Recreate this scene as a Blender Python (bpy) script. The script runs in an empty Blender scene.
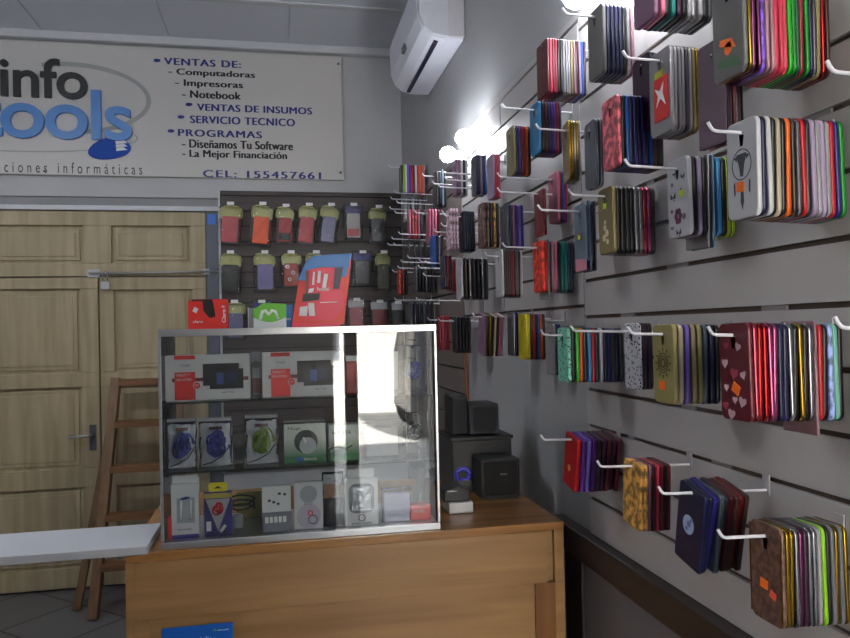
import bpy, bmesh, math, random
from mathutils import Vector, Matrix
random.seed(7)
C = bpy.context.scene.collection
SC = bpy.context.scene

# ---------------------------------------------------------------- camera
F_PX = 735.61
V1 = (278.0, 332.0); V2 = (4100.0, 250.0); PC = (425.0, 319.0)
dX = Vector((V2[0]-PC[0], -(V2[1]-PC[1]), -F_PX)).normalized()
dY = Vector((V1[0]-PC[0], -(V1[1]-PC[1]), -F_PX)).normalized()
dZ = dX.cross(dY).normalized()
R = Matrix((dX, dY, dZ))
EYE = 1.585
cam_data = bpy.data.cameras.new('camera')
cam = bpy.data.objects.new('camera', cam_data); C.objects.link(cam)
m4 = R.to_4x4(); m4.translation = Vector((0, 0, EYE)); cam.matrix_world = m4
cam_data.sensor_fit = 'HORIZONTAL'; cam_data.sensor_width = 36
cam_data.lens = F_PX/850*36; cam_data.clip_start = .02; cam_data.clip_end = 200
SC.camera = cam

# ---------------------------------------------------------------- world, sun, exposure
SC.view_settings.view_transform = 'Standard'; SC.view_settings.look = 'None'
SC.view_settings.gamma = 1.0; SC.view_settings.use_curve_mapping = False
SC.view_settings.exposure = 0.0
w = bpy.data.worlds.new('sky'); SC.world = w; w.use_nodes = True
bg = w.node_tree.nodes['Background']
bg.inputs[0].default_value = (.78, .88, 1.0, 1); bg.inputs[1].default_value = 3.5
sd = bpy.data.lights.new('sun', 'SUN'); sd.energy = 70.0; sd.angle = .01; sd.color = (1, .96, .9)
so = bpy.data.objects.new('sun', sd); C.objects.link(so)
so.rotation_euler = Vector((-.25, -1.0, -.85)).to_track_quat('-Z', 'Y').to_euler(); so.location = (0, 6, 9)
def portal(name, loc, sx, sy):
    d = bpy.data.lights.new(name, 'AREA'); d.shape = 'RECTANGLE'; d.size = sx; d.size_y = sy
    d.cycles.is_portal = True
    o = bpy.data.objects.new(name, d); C.objects.link(o); o.location = loc
    o.rotation_euler = (math.radians(90), 0, 0)
portal('doorway_portal', (.56, -.30, 1.3), .56, 2.6)
BULB_W = 9.0
CEIL_W = 92.0

# ---------------------------------------------------------------- helpers
def rayd(x, y): return R @ Vector((x-PC[0], -(y-PC[1]), -F_PX))
def at(x, y, ax, v):
    """pixel -> world point on the plane axis=v (axis 2: v is height from the floor)"""
    d = rayd(x, y)
    if ax == 2: v = v-EYE
    p = d*(v/d[ax]); p.z += EYE
    return p
def px(p):
    q = R.transposed() @ (Vector(p)-Vector((0, 0, EYE)))
    return PC[0]+F_PX*q.x/-q.z, PC[1]-F_PX*q.y/-q.z

def srgb(r, g, b):
    f = lambda c: (c/255/12.92) if c/255 <= .04045 else ((c/255+.055)/1.055)**2.4
    return (f(r), f(g), f(b), 1)
MATS = {}
def mat(name, col, rough=.5, metal=0, spec=.5, noise=.06, scale=30, bump=0, emit=None, es=1):
    if name in MATS: return MATS[name]
    m = bpy.data.materials.new(name); m.use_nodes = True; nt = m.node_tree; b = nt.nodes['Principled BSDF']
    b.inputs['Roughness'].default_value = rough; b.inputs['Metallic'].default_value = metal
    b.inputs['Specular IOR Level'].default_value = spec
    b.inputs['Base Color'].default_value = col
    if noise or bump:
        tc = nt.nodes.new('ShaderNodeTexCoord'); n = nt.nodes.new('ShaderNodeTexNoise')
        n.inputs['Scale'].default_value = scale; n.inputs['Detail'].default_value = 3
        nt.links.new(tc.outputs['Object'], n.inputs['Vector'])
        if noise:
            mx = nt.nodes.new('ShaderNodeMix'); mx.data_type = 'RGBA'
            mx.inputs[6].default_value = tuple(min(1, c*(1-noise)) for c in col[:3])+(1,)
            mx.inputs[7].default_value = tuple(min(1, c*(1+noise)) for c in col[:3])+(1,)
            nt.links.new(n.outputs['Fac'], mx.inputs[0]); nt.links.new(mx.outputs[2], b.inputs['Base Color'])
        if bump:
            bp = nt.nodes.new('ShaderNodeBump'); bp.inputs['Strength'].default_value = bump; bp.inputs['Distance'].default_value = .002
            nt.links.new(n.outputs['Fac'], bp.inputs['Height']); nt.links.new(bp.outputs[0], b.inputs['Normal'])
    if emit:
        b.inputs['Emission Color'].default_value = emit; b.inputs['Emission Strength'].default_value = es
    MATS[name] = m; return m
def clear(name, tint=(1, 1, 1, 1), gloss=.08, diff=.12, rough=.08, bump=0, bscale=40):
    """thin clear plastic or glass: transparent + a little diffuse + fresnel reflection"""
    if name in MATS: return MATS[name]
    m = bpy.data.materials.new(name); m.use_nodes = True; nt = m.node_tree; nt.nodes.clear()
    N = nt.nodes.new
    out = N('ShaderNodeOutputMaterial'); tr = N('ShaderNodeBsdfTransparent'); tr.inputs[0].default_value = tint
    di = N('ShaderNodeBsdfDiffuse'); di.inputs[0].default_value = tint
    gl = N('ShaderNodeBsdfGlossy'); gl.inputs[1].default_value = rough
    m1 = N('ShaderNodeMixShader'); m1.inputs[0].default_value = diff
    m2 = N('ShaderNodeMixShader'); fr = N('ShaderNodeFresnel'); fr.inputs[0].default_value = 1.45
    ad = N('ShaderNodeMath'); ad.operation = 'ADD'; ad.inputs[1].default_value = gloss; ad.use_clamp = True
    L = nt.links.new
    L(fr.outputs[0], ad.inputs[0]); L(ad.outputs[0], m2.inputs[0])
    L(tr.outputs[0], m1.inputs[1]); L(di.outputs[0], m1.inputs[2])
    L(m1.outputs[0], m2.inputs[1]); L(gl.outputs[0], m2.inputs[2]); L(m2.outputs[0], out.inputs[0])
    if bump:
        tc = N('ShaderNodeTexCoord'); n = N('ShaderNodeTexNoise'); n.inputs['Scale'].default_value = bscale
        bp = N('ShaderNodeBump'); bp.inputs['Strength'].default_value = bump; bp.inputs['Distance'].default_value = .01
        L(tc.outputs['Object'], n.inputs['Vector']); L(n.outputs['Fac'], bp.inputs['Height'])
        for s in (gl, fr): L(bp.outputs[0], s.inputs['Normal'])
    MATS[name] = m; return m
def wood(name, c1, c2, axis='X', rough=.45, scale=3.0, stretch=14):
    if name in MATS: return MATS[name]
    m = bpy.data.materials.new(name); m.use_nodes = True; nt = m.node_tree; b = nt.nodes['Principled BSDF']
    tc = nt.nodes.new('ShaderNodeTexCoord'); mp = nt.nodes.new('ShaderNodeMapping')
    s = [stretch]*3; s[{'X': 0, 'Y': 1, 'Z': 2}[axis]] = .7
    mp.inputs['Scale'].default_value = s
    n = nt.nodes.new('ShaderNodeTexNoise'); n.inputs['Scale'].default_value = scale; n.inputs['Detail'].default_value = 6
    n.inputs['Distortion'].default_value = .6
    cr = nt.nodes.new('ShaderNodeValToRGB'); cr.color_ramp.elements[0].color = c1; cr.color_ramp.elements[1].color = c2
    cr.color_ramp.elements[0].position = .3; cr.color_ramp.elements[1].position = .7
    for a, bb in ((tc.outputs['Object'], mp.inputs[0]), (mp.outputs[0], n.inputs['Vector']), (n.outputs['Fac'], cr.inputs[0]), (cr.outputs[0], b.inputs['Base Color'])):
        nt.links.new(a, bb)
    b.inputs['Roughness'].default_value = rough
    MATS[name] = m; return m

def tag(o, label=None, cat=None, group=None, kind=None):
    if label: o['label'] = label
    if cat: o['category'] = cat
    if group: o['group'] = group
    if kind: o['kind'] = kind
    return o
def empty(name, loc, rz=0, **k):
    o = bpy.data.objects.new(name, None); C.objects.link(o); o.location = loc; o.rotation_euler = (0, 0, rz)
    o.empty_display_size = .02
    return tag(o, **k)
def link(name, me, parent=None, loc=(0, 0, 0), rot=(0, 0, 0)):
    o = bpy.data.objects.new(name, me); C.objects.link(o); o.location = loc; o.rotation_euler = rot
    if parent: o.parent = parent
    return o
def bm_box(bm, a, b, mi=0):
    x0, y0, z0 = [min(a[i], b[i]) for i in range(3)]; x1, y1, z1 = [max(a[i], b[i]) for i in range(3)]
    v = [bm.verts.new(p) for p in ((x0,y0,z0),(x1,y0,z0),(x1,y1,z0),(x0,y1,z0),(x0,y0,z1),(x1,y0,z1),(x1,y1,z1),(x0,y1,z1))]
    for f in ((0,3,2,1),(4,5,6,7),(0,1,5,4),(1,2,6,5),(2,3,7,6),(3,0,4,7)):
        bm.faces.new([v[i] for i in f]).material_index = mi
    return v
def bm_tube(bm, pts, r, n=8, mi=0, caps=True, rs=None):
    pts = [Vector(p) for p in pts]; rings = []
    for i, p in enumerate(pts):
        t = (pts[min(i+1, len(pts)-1)]-pts[max(i-1, 0)]).normalized()
        up = Vector((0, 0, 1)) if abs(t.z) < .9 else Vector((0, 1, 0))
        a = t.cross(up).normalized(); b = t.cross(a)
        rr = rs[i] if rs else r
        rings.append([bm.verts.new(p+a*math.cos(2*math.pi*k/n)*rr+b*math.sin(2*math.pi*k/n)*rr) for k in range(n)])
    for i in range(len(rings)-1):
        for k in range(n):
            f = bm.faces.new((rings[i][k], rings[i][(k+1) % n], rings[i+1][(k+1) % n], rings[i+1][k])); f.material_index = mi; f.smooth = True
    if caps:
        bm.faces.new(rings[0]).material_index = mi; bm.faces.new(rings[-1][::-1]).material_index = mi
def bm_prism(bm, pts, ax, a, b, mi=0):
    """closed outline pts (2D) extruded along axis ax from a to b"""
    def P(u, v, w): return {0: (w, u, v), 1: (u, w, v), 2: (u, v, w)}[ax]
    A = [bm.verts.new(P(u, v, a)) for u, v in pts]; B = [bm.verts.new(P(u, v, b)) for u, v in pts]
    n = len(pts)
    fs = [bm.faces.new(A), bm.faces.new(B[::-1])]
    for i in range(n): fs.append(bm.faces.new((A[i], A[(i+1) % n], B[(i+1) % n], B[i])))
    for f in fs: f.material_index = mi
def bm_lathe(bm, prof, n=24, c=(0, 0, 0), mi=0):
    rings = []
    for r, z in prof:
        rings.append([bm.verts.new((c[0]+max(r, 1e-5)*math.cos(2*math.pi*k/n), c[1]+max(r, 1e-5)*math.sin(2*math.pi*k/n), c[2]+z)) for k in range(n)])
    for i in range(len(rings)-1):
        for k in range(n):
            f = bm.faces.new((rings[i][k], rings[i][(k+1) % n], rings[i+1][(k+1) % n], rings[i+1][k])); f.smooth = True; f.material_index = mi
    bm.faces.new(rings[0][::-1]); bm.faces.new(rings[-1])
def mk(bm, name, mats, bevel=0, seg=2):
    bmesh.ops.recalc_face_normals(bm, faces=bm.faces)
    if bevel:
        es = [e for e in bm.edges if len(e.link_faces) == 2 and e.calc_face_angle(0) > .6]
        bmesh.ops.bevel(bm, geom=es, offset=bevel, segments=seg, affect='EDGES', profile=.5)
    me = bpy.data.meshes.new(name); bm.to_mesh(me); bm.free()
    for m in (mats if isinstance(mats, (list, tuple)) else [mats]): me.materials.append(m)
    return me
def ob(name, bm, mats, parent=None, loc=(0, 0, 0), rot=(0, 0, 0), bevel=0, **k):
    return tag(link(name, mk(bm, name, mats, bevel), parent, loc, rot), **k)
def box(name, a, b, m, parent=None, bevel=0, **k):
    bm = bmesh.new(); bm_box(bm, a, b); return ob(name, bm, m, parent, bevel=bevel, **k)
def struct(name, a, b, m, bevel=0): return box(name, a, b, m, bevel=bevel, kind='structure')
def rrect(w, h, r, n=5, cx=0, cy=0):
    out = []
    for sx, sy, a0 in ((1, 1, 0), (-1, 1, 90), (-1, -1, 180), (1, -1, 270)):
        for i in range(n+1):
            a = math.radians(a0+90*i/n)
            out.append((cx+sx*(w/2-r)+r*math.cos(a), cy+sy*(h/2-r)+r*math.sin(a)))
    return out
def text_mesh(s, w, h, depth=.0006, bold=0, space=1.0, shear=0):
    """flat lettering mesh in the XZ plane, fitted to width w and height h, origin bottom left"""
    cu = bpy.data.curves.new('lettering', 'FONT'); cu.body = s; cu.extrude = .02; cu.offset = bold
    cu.space_character = space; cu.shear = shear; cu.resolution_u = 5
    o = bpy.data.objects.new('tmp', cu); C.objects.link(o)
    dg = bpy.context.evaluated_depsgraph_get(); me = bpy.data.meshes.new_from_object(o.evaluated_get(dg))
    C.objects.unlink(o); bpy.data.objects.remove(o); bpy.data.curves.remove(cu)
    xs = [v.co.x for v in me.vertices]; ys = [v.co.y for v in me.vertices]
    x0, x1, y0, y1 = min(xs), max(xs), min(ys), max(ys)
    for v in me.vertices:
        x, y, z = v.co
        v.co = ((x-x0)/(x1-x0)*w, -(z+.02)/.04*depth, (y-y0)/(y1-y0)*h)
    return me
def text(s, name, parent, loc, w, h, m, rot=(0, 0, 0), depth=.0006, dbl=0, **k):
    me = text_mesh(s, w-dbl, h, depth, **k)
    if dbl:   # heavier strokes: the same outline once more, a hair to the right
        bm = bmesh.new(); bm.from_mesh(me); g = bmesh.ops.duplicate(bm, geom=bm.verts[:]+bm.edges[:]+bm.faces[:])
        for v in g['geom']:
            if isinstance(v, bmesh.types.BMVert): v.co.x += dbl; v.co.y *= .9
        bm.to_mesh(me); bm.free()
    me.materials.clear(); me.materials.append(m)
    return link(name, me, parent, loc, rot)

# ---------------------------------------------------------------- materials
M_wall = mat('painted_wall', srgb(196, 196, 198), .75, noise=.04, scale=4, bump=.05)
M_slat = mat('slat_laminate', srgb(176, 172, 172), .42, noise=.03, scale=6)
M_groove = wood('groove_core', srgb(62, 48, 40), srgb(88, 70, 58), 'Y')
M_ins = mat('groove_insert', srgb(150, 148, 148), .35, .4, noise=.05)
M_ceil = mat('ceiling_panel', srgb(228, 232, 240), .6, noise=.03, scale=3)
M_trimw = mat('white_trim', srgb(215, 216, 220), .5, noise=.02)
M_dark = wood('dark_trim_wood', srgb(34, 25, 22), srgb(52, 38, 32), 'Y', .5)
M_metalgrey = mat('grey_painted_metal', srgb(92, 98, 108), .45, .3, noise=.05)
M_alu = mat('aluminium', srgb(205, 208, 212), .28, .85, noise=.03)
M_chrome = mat('chrome_wire', srgb(225, 225, 230), .2, .9, noise=0)
M_hook = mat('white_hook_plastic', srgb(232, 230, 238), .35, noise=.02)
M_plate = mat('hook_plate', srgb(170, 168, 172), .4, noise=.02)
M_darkslat = wood('dark_slat', srgb(58, 50, 50), srgb(78, 68, 66), 'X', .5)
M_darkgroove = mat('dark_groove', srgb(22, 18, 18), .7)
M_door = wood('pale_door_wood', srgb(158, 142, 110), srgb(184, 169, 138), 'Z', .55, 2.0, 9)
M_counter = wood('counter_wood', srgb(140, 104, 66), srgb(168, 130, 86), 'X', .35, 2.2, 9)
M_counter2 = wood('counter_wood_dark', srgb(112, 72, 40), srgb(138, 94, 54), 'Z', .35, 2.2, 9)
M_ladder = wood('ladder_wood', srgb(104, 74, 46), srgb(134, 100, 66), 'Z', .55, 3, 10)
M_black = mat('black_plastic', srgb(26, 27, 30), .45, noise=.1)
M_char = mat('charcoal_plastic', srgb(48, 49, 54), .5, noise=.1)
M_white = mat('white_card', srgb(226, 228, 232), .5, noise=.02)
M_paper = mat('white_paper', srgb(240, 240, 240), .7, noise=0)
M_glass = clear('showcase_glass', (.97, .985, .98, 1), .045, .0, .0)
M_bag = clear('clear_bag', (.96, .97, .98, 1), .015, .02, .10, bump=.8, bscale=45)
M_foil = mat('foil_bag', srgb(216, 220, 230), .24, .35, noise=.12, bump=1.0, scale=70)
M_clearcase = clear('clear_case', (.86, .84, .86, 1), .06, .3, .1)
def P(n, rgb, rough=.4, metal=0, **k): return mat(n, srgb(*rgb), rough, metal, noise=.05, **k)
M_red = P('red_card', (214, 38, 34)); M_blue = P('blue_card', (36, 110, 178)); M_green = P('green_card', (92, 176, 40))
M_ink = P('black_ink', (22, 22, 26)); M_navyink = P('navy_ink', (40, 50, 130)); M_skyblue = P('sky_blue_ink', (82, 140, 210))
M_orange = mat('orange_sticker', srgb(255, 118, 20), .6, noise=0); M_lime = mat('lime_sticker', srgb(206, 232, 40), .6, noise=0)

# ================================================================ SETTING
W = .84; YB = 4.95; ZC = EYE+1.90
def Z(h): return EYE+h
mf = bpy.data.materials.new('floor_tiles'); mf.use_nodes = True; nt = mf.node_tree; b = nt.nodes['Principled BSDF']
tc = nt.nodes.new('ShaderNodeTexCoord'); mp = nt.nodes.new('ShaderNodeMapping'); mp.inputs['Rotation'].default_value = (0, 0, math.radians(42))
br = nt.nodes.new('ShaderNodeTexBrick'); br.offset = 0; br.inputs['Color1'].default_value = srgb(96, 94, 96); br.inputs['Color2'].default_value = srgb(108, 106, 108)
br.inputs['Mortar'].default_value = srgb(42, 40, 42); br.inputs['Scale'].default_value = 1; br.inputs['Mortar Size'].default_value = .008
br.inputs['Brick Width'].default_value = .45; br.inputs['Row Height'].default_value = .45
nt.links.new(tc.outputs['Object'], mp.inputs[0]); nt.links.new(mp.outputs[0], br.inputs['Vector']); nt.links.new(br.outputs['Color'], b.inputs['Base Color']); b.inputs['Roughness'].default_value = .4
struct('floor', (-3.2, -.3, -.1), (1.0, 5.3, 0), mf)
# ceiling of wide panels running to the back, with battens
bm = bmesh.new(); xx = -3.2
seam = [-3.2, -2.2, -1.4, -.645, .1, .95]
for i in range(len(seam)-1): bm_box(bm, (seam[i]+.004, -.3, ZC), (seam[i+1]-.004, 5.3, ZC+.02))
bm_box(bm, (-3.2, -.3, ZC+.012), (1.0, 5.3, ZC+.12))
ob('ceiling', bm, M_ceil, kind='structure')
for n, y in ((1, 4.27), (2, 2.9)):
    struct('trim_%d' % n, (-3.1, y, ZC-.012), (W, y+.05, ZC), M_trimw, bevel=.004)
struct('trim_3', (-3.1, YB-.06, ZC-.05), (W, YB, ZC), M_trimw, bevel=.006)
struct('wall_left', (-3.2, -.3, 0), (-3.1, 5.3, ZC), M_wall)
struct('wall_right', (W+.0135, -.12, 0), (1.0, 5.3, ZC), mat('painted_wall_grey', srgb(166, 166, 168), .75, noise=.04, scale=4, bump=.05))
# back wall: lintel over the door opening, pier and the part behind the dark panel
bm = bmesh.new()
bm_box(bm, (-3.2, YB, Z(.88)), (1.0, 5.2, ZC)); bm_box(bm, (-.36, YB, 0), (1.0, 5.2, Z(.88)))
bm_box(bm, (-3.2, YB+.2, 0), (-.36, 5.3, Z(.88)))
ob('wall_back', bm, M_wall, kind='structure')
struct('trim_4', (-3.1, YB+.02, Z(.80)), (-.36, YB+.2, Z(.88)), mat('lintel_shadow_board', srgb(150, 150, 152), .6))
struct('trim_5', (-3.1, YB, Z(.795)), (-.36, YB+.02, Z(.825)), M_trimw, bevel=.003)
# door: grey steel post, top leaf and two lower leaves
d1 = empty('door_1', (-.45, YB+.02, 0), kind='structure')
def leaf(name, x0, x1, z0, z1, panels, parent):
    bm = bmesh.new(); Y0 = 0
    bm_box(bm, (x0, .028, z0), (x1, .05, z1))
    xs = sorted(set([x0, x1]))
    # frame = boxes around the panel openings, in horizontal bands
    rows = sorted(set([(p[2], p[3]) for p in panels]))
    zc = z0
    for (a, b_) in rows:
        bm_box(bm, (x0, 0, zc), (x1, .03, a))
        cur = x0
        for p in sorted([q for q in panels if (q[2], q[3]) == (a, b_)]):
            bm_box(bm, (cur, 0, a), (p[0], .03, b_)); cur = p[1]
            e = .02
            bm_box(bm, (p[0]+e, .016, a+e), (p[1]-e, .03, b_-e))
            e = .045
            bm_box(bm, (p[0]+e, .010, a+e), (p[1]-e, .03, b_-e))
        bm_box(bm, (cur, 0, a), (x1, .03, b_)); zc = b_
    bm_box(bm, (x0, 0, zc), (x1, .03, z1))
    return ob(name, bm, M_door, parent, bevel=.003)
o0 = -(-.45)   # world X -> local X
L = lambda X: X+.45
leaf('transom_leaf', L(-3.08), L(-.452), Z(.378), Z(.79), [(L(-2.9), L(-2.0), Z(.46), Z(.70)), (L(-1.9), L(-1.20), Z(.46), Z(.70)), (L(-1.03), L(-.55), Z(.46), Z(.70))], d1)
leaf('door_leaf', L(-3.08), L(-2.16), .012, Z(.370), [(L(-2.96), L(-2.28), Z(-.23), Z(.30)), (L(-2.96), L(-2.28), Z(-.83), Z(-.32)), (L(-2.96), L(-2.28), Z(-1.45), Z(-.95))], d1)
leaf('door_leaf', L(-2.15), L(-1.113), .012, Z(.370), [(L(-2.02), L(-1.22), Z(-.23), Z(.30)), (L(-2.02), L(-1.22), Z(-.83), Z(-.32)), (L(-2.02), L(-1.22), Z(-1.45), Z(-.95))], d1)
leaf('door_leaf', L(-1.105), L(-.452), .012, Z(.370), [(L(-1.02), L(-.54), Z(-.23), Z(.29)), (L(-1.02), L(-.54), Z(-.83), Z(-.32)), (L(-1.02), L(-.54), Z(-1.45), Z(-.95))], d1)
box('steel_post', (L(-.448), -.01, 0), (L(-.362), .05, Z(.79)), M_metalgrey, d1, bevel=.002)
box('blue_sticker', (L(-.435), -.013, Z(.71)), (L(-.385), -.010, Z(.775)), P('blue_sticker', (60, 120, 220)), d1)
hd = box('door_handle_plate', (L(-1.175), -.008, Z(-.72)), (L(-1.135), 0, Z(-.56)), M_metalgrey, d1, bevel=.002)
bm = bmesh.new(); bm_tube(bm, [(0, 0, 0), (0, -.04, 0), (-.02, -.05, 0), (-.13, -.05, -.005)], .009)
ob('door_handle', bm, M_alu, hd, loc=(L(-1.155), -.008, Z(-.62)))
bm = bmesh.new(); bm_tube(bm, [(L(-1.16), -.02, Z(.395)), (L(-.37), -.02, Z(.402))], .007)
bm_box(bm, (L(-1.17), -.013, Z(.37)), (L(-1.10), 0, Z(.42))); bm_box(bm, (L(-.47), -.013, Z(.385)), (L(-.43), 0, Z(.42)))
ob('latch_bar', bm, M_alu, d1)
# padlock on the latch
pl = empty('padlock', (-1.06, YB-.022, Z(.315)), label='small steel padlock hanging from the latch bar of the wooden door', cat='padlock')
bm = bmesh.new(); bm_prism(bm, rrect(.05, .05, .01), 1, -.012, .012); ob('lock_body', bm, M_alu, pl, bevel=.002)
bm = bmesh.new(); bm_tube(bm, [(-.015, 0, .02)]+[(-.015*math.cos(a), 0, .055+.03*math.sin(a)) for a in [0, .5, 1, 1.57, 2.1, 2.6, 3.14]]+[(.015, 0, .02)], .004)
ob('shackle', bm, M_chrome, pl)
# unseen facade behind the camera: left closed to cut daylight, doorway at right
bm = bmesh.new()
Yf0, Yf1 = -.27, -.12
bm_box(bm, (-3.2, Yf0, 0), (-2.85, Yf1, ZC)); bm_box(bm, (-2.85, Yf0, 0), (-.65, Yf1, ZC))
bm_box(bm, (-.65, Yf0, 0), (.29, Yf1, ZC)); bm_box(bm, (.29, Yf0, 2.6), (.84, Yf1, ZC)); bm_box(bm, (.84, Yf0, 0), (1.0, Yf1, ZC+.1))
ob('wall_front', bm, mat('shutter_grey', srgb(128, 126, 130), .6), kind='structure')
struct('door_2', (.357, -.22, 0), (.425, -.15, 2.6), M_dark, bevel=.004)
struct('ground', (-14, -22, -.12), (14, -2.6, -.02), mat('street_concrete', srgb(186, 184, 182), .8, noise=.12, scale=2))
struct('pavement', (-14, -2.6, -.12), (14, -.3, -.02), mat('pavement_tiles', srgb(92, 92, 94), .8, noise=.12, scale=2))
# street outside
struct('wall_sunblock_right', (1.01, -.3, 0), (9, 5.3, 5.2), M_wall)  # unseen neighbour mass added to keep sun off the near street
struct('wall_sunblock_left', (-11, -.3, 0), (-3.21, 5.3, 5.2), M_wall)  # matching unseen mass on the left, added for its shadow
struct('wall_sunblock_top', (-3.2, -.3, ZC+.13), (1.0, 0, 5.2), M_wall)  # unseen upper wall added to lengthen the shop's shadow on the street
op = empty('street_building', (0, -11, 0), label='pale sunlit building across the street, seen only as a reflection', cat='building')
bm = bmesh.new(); bm_box(bm, (-12, -1, -.02), (12, 0, 6)); ob('facade', bm, mat('pale_facade', srgb(232, 228, 220), .8, noise=.05, scale=2), op)
for x in (-8, -4, 0, 3, 7):
    f_ = box('window_frame', (x, 0, 1.0), (x+1.2, .04, 2.6), M_metalgrey, op); box('pane', (x+.06, .04, 1.06), (x+1.14, .05, 2.54), M_black, f_)
car = empty('parked_van', (2.50, -7.3, 0), label='dark blue parked van on the street, seen reflected in the showcase glass', cat='van')
bm = bmesh.new(); bm_prism(bm, [(-.65, .35), (3.4, .35), (3.4, 1.0), (3.0, 1.15), (2.6, 1.85), (-.5, 1.9), (-.65, 1.2)], 1, -.8, .8)
ob('body', bm, P('van_paint', (16, 18, 26), .4), car, bevel=.03)
box('side_window', (-.3, .8, 1.2), (1.2, .812, 1.7), M_black, car); box('side_window', (1.4, .8, 1.2), (2.5, .812, 1.65), M_black, car)
for x in (-.26, 2.7):
    for y in (-.75, .82):
        bm = bmesh.new(); bm_prism(bm, [((.36)*math.cos(a*math.pi/12)+x, .34+.36*math.sin(a*math.pi/12)) for a in range(24)], 1, y-.1, y+.1)
        wh = ob('wheel', bm, P('tyre', (18, 18, 18), .8), car, bevel=.02)
        bm = bmesh.new(); bm_prism(bm, [(.19*math.cos(a*math.pi/12)+x, .34+.19*math.sin(a*math.pi/12)) for a in range(24)], 1, y-.11, y+.11)
        ob('hub_cap', bm, M_alu, wh)

# ---- slatwall panels
def slat_h(off, z0, z1, step=.1):
    k = math.ceil((z0+.01-off)/step); out = []
    while off+k*step < z1-.01: out.append(off+k*step); k += 1
    return out
def slatpanel_right(name, label, y0, y1, z0, z1, off, mats, step=.1, gh=.010, ins=False):
    e = empty(name, (W, y0, Z(z0)), label=label, cat='display panel')
    gs = slat_h(off, z0, z1, step); bm = bmesh.new()
    edges = [z0]+sum([[g-gh/2, g+gh/2] for g in gs], [])+[z1]
    for i in range(0, len(edges), 2): bm_box(bm, (0, .0015, edges[i]-z0), (.010, y1-y0-.0015, edges[i+1]-z0))
    ob('slats', bm, mats[0], e)
    bm = bmesh.new(); bm_box(bm, (.008, 0, 0), (.012, y1-y0, z1-z0)); ob('groove_backing', bm, mats[1], e)
    if ins:
        rnd = random.Random(3)
        for g in gs:
            y = rnd.uniform(.05, .3)
            while y < y1-y0-.2:
                ln = rnd.uniform(.03, .09)
                bm = bmesh.new(); bm_box(bm, (.003, y, g-z0-gh/2+.0002), (.0078, y+ln, g-z0+gh/2-.0002)); ob('groove_insert', bm, M_ins, e)
                y += ln+rnd.uniform(.25, .5)
    return e
GR = [.125+.1015*k-.0 for k in range(-6, 8)]
slatpanel_right('slatwall', 'large light grey slatted panel with dark grooves, nearest the camera on the right wall', .12, 1.925, -.575, .88, .0235, (M_slat, M_groove), ins=True)
slatpanel_right('slatwall', 'light grey slatted panel beyond the near panel, its top edge by the bulbs', 1.928, 2.66, .0, .88, .055, (M_slat, M_groove))
slatpanel_right('slatwall', 'narrow light grey slatted panel between the two vertical joints under the bulbs', 2.663, 2.95, .0, .88, .055, (M_slat, M_groove))
slatpanel_right('slatwall', 'light grey slatted panel brightest under the two bare bulbs', 2.953, 3.27, .0, .88, .055, (M_slat, M_groove))
slatpanel_right('slatwall', 'taupe brown slatted panel on the right wall behind the counter, in the back corner', 3.28, 4.90, -1.2, .80, -.19, (mat('taupe_slat', srgb(118, 108, 104), .5), M_darkgroove), .12)
box('panel_edge_strip', (W-.004, 3.265, Z(-1.2)), (W+.010, 3.28, Z(0)), P('edge_wood', (140, 84, 50)), label='thin reddish wooden edge strip standing at the end of the taupe slatted panel', cat='edge strip')
# back dark panel
e = empty('slatwall', (-.353, YB-.023, Z(-.9)), label='dark brown slatted panel on the back wall hung with small packets', cat='display panel')
bm = bmesh.new(); ed = []
gs = slat_h(.795-.3*9, -.9, .926, .1)
edges = [-.9]+sum([[g-.004, g+.004] for g in gs], [])+[.926]
for i in range(0, len(edges), 2): bm_box(bm, (0, 0, edges[i]+.9), (1.19, .01, edges[i+1]+.9))
ob('slats', bm, M_darkslat, e)
bm = bmesh.new(); bm_box(bm, (0, .008, 0), (1.19, .018, 1.826)); ob('groove_backing', bm, M_darkgroove, e)
bm = bmesh.new(); bm_box(bm, (-.014, -.004, 0), (-.001, .02, 1.83)); ob('edge_profile', bm, M_alu, e)
# dark rail and frame under the near panel
struct('trim_6', (W-.03, .12, Z(-.655)), (W+.012, 2.15, Z(-.578)), M_dark, bevel=.004)
struct('trim_7', (W-.018, 1.95, 0), (W+.012, 2.07, Z(-.655)), M_dark, bevel=.003)
struct('trim_8', (W-.01, .12, 0), (W+.012, 1.95, Z(-.655)), mat('lower_wall_board', srgb(104, 100, 104), .6, noise=.05, scale=3))

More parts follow.
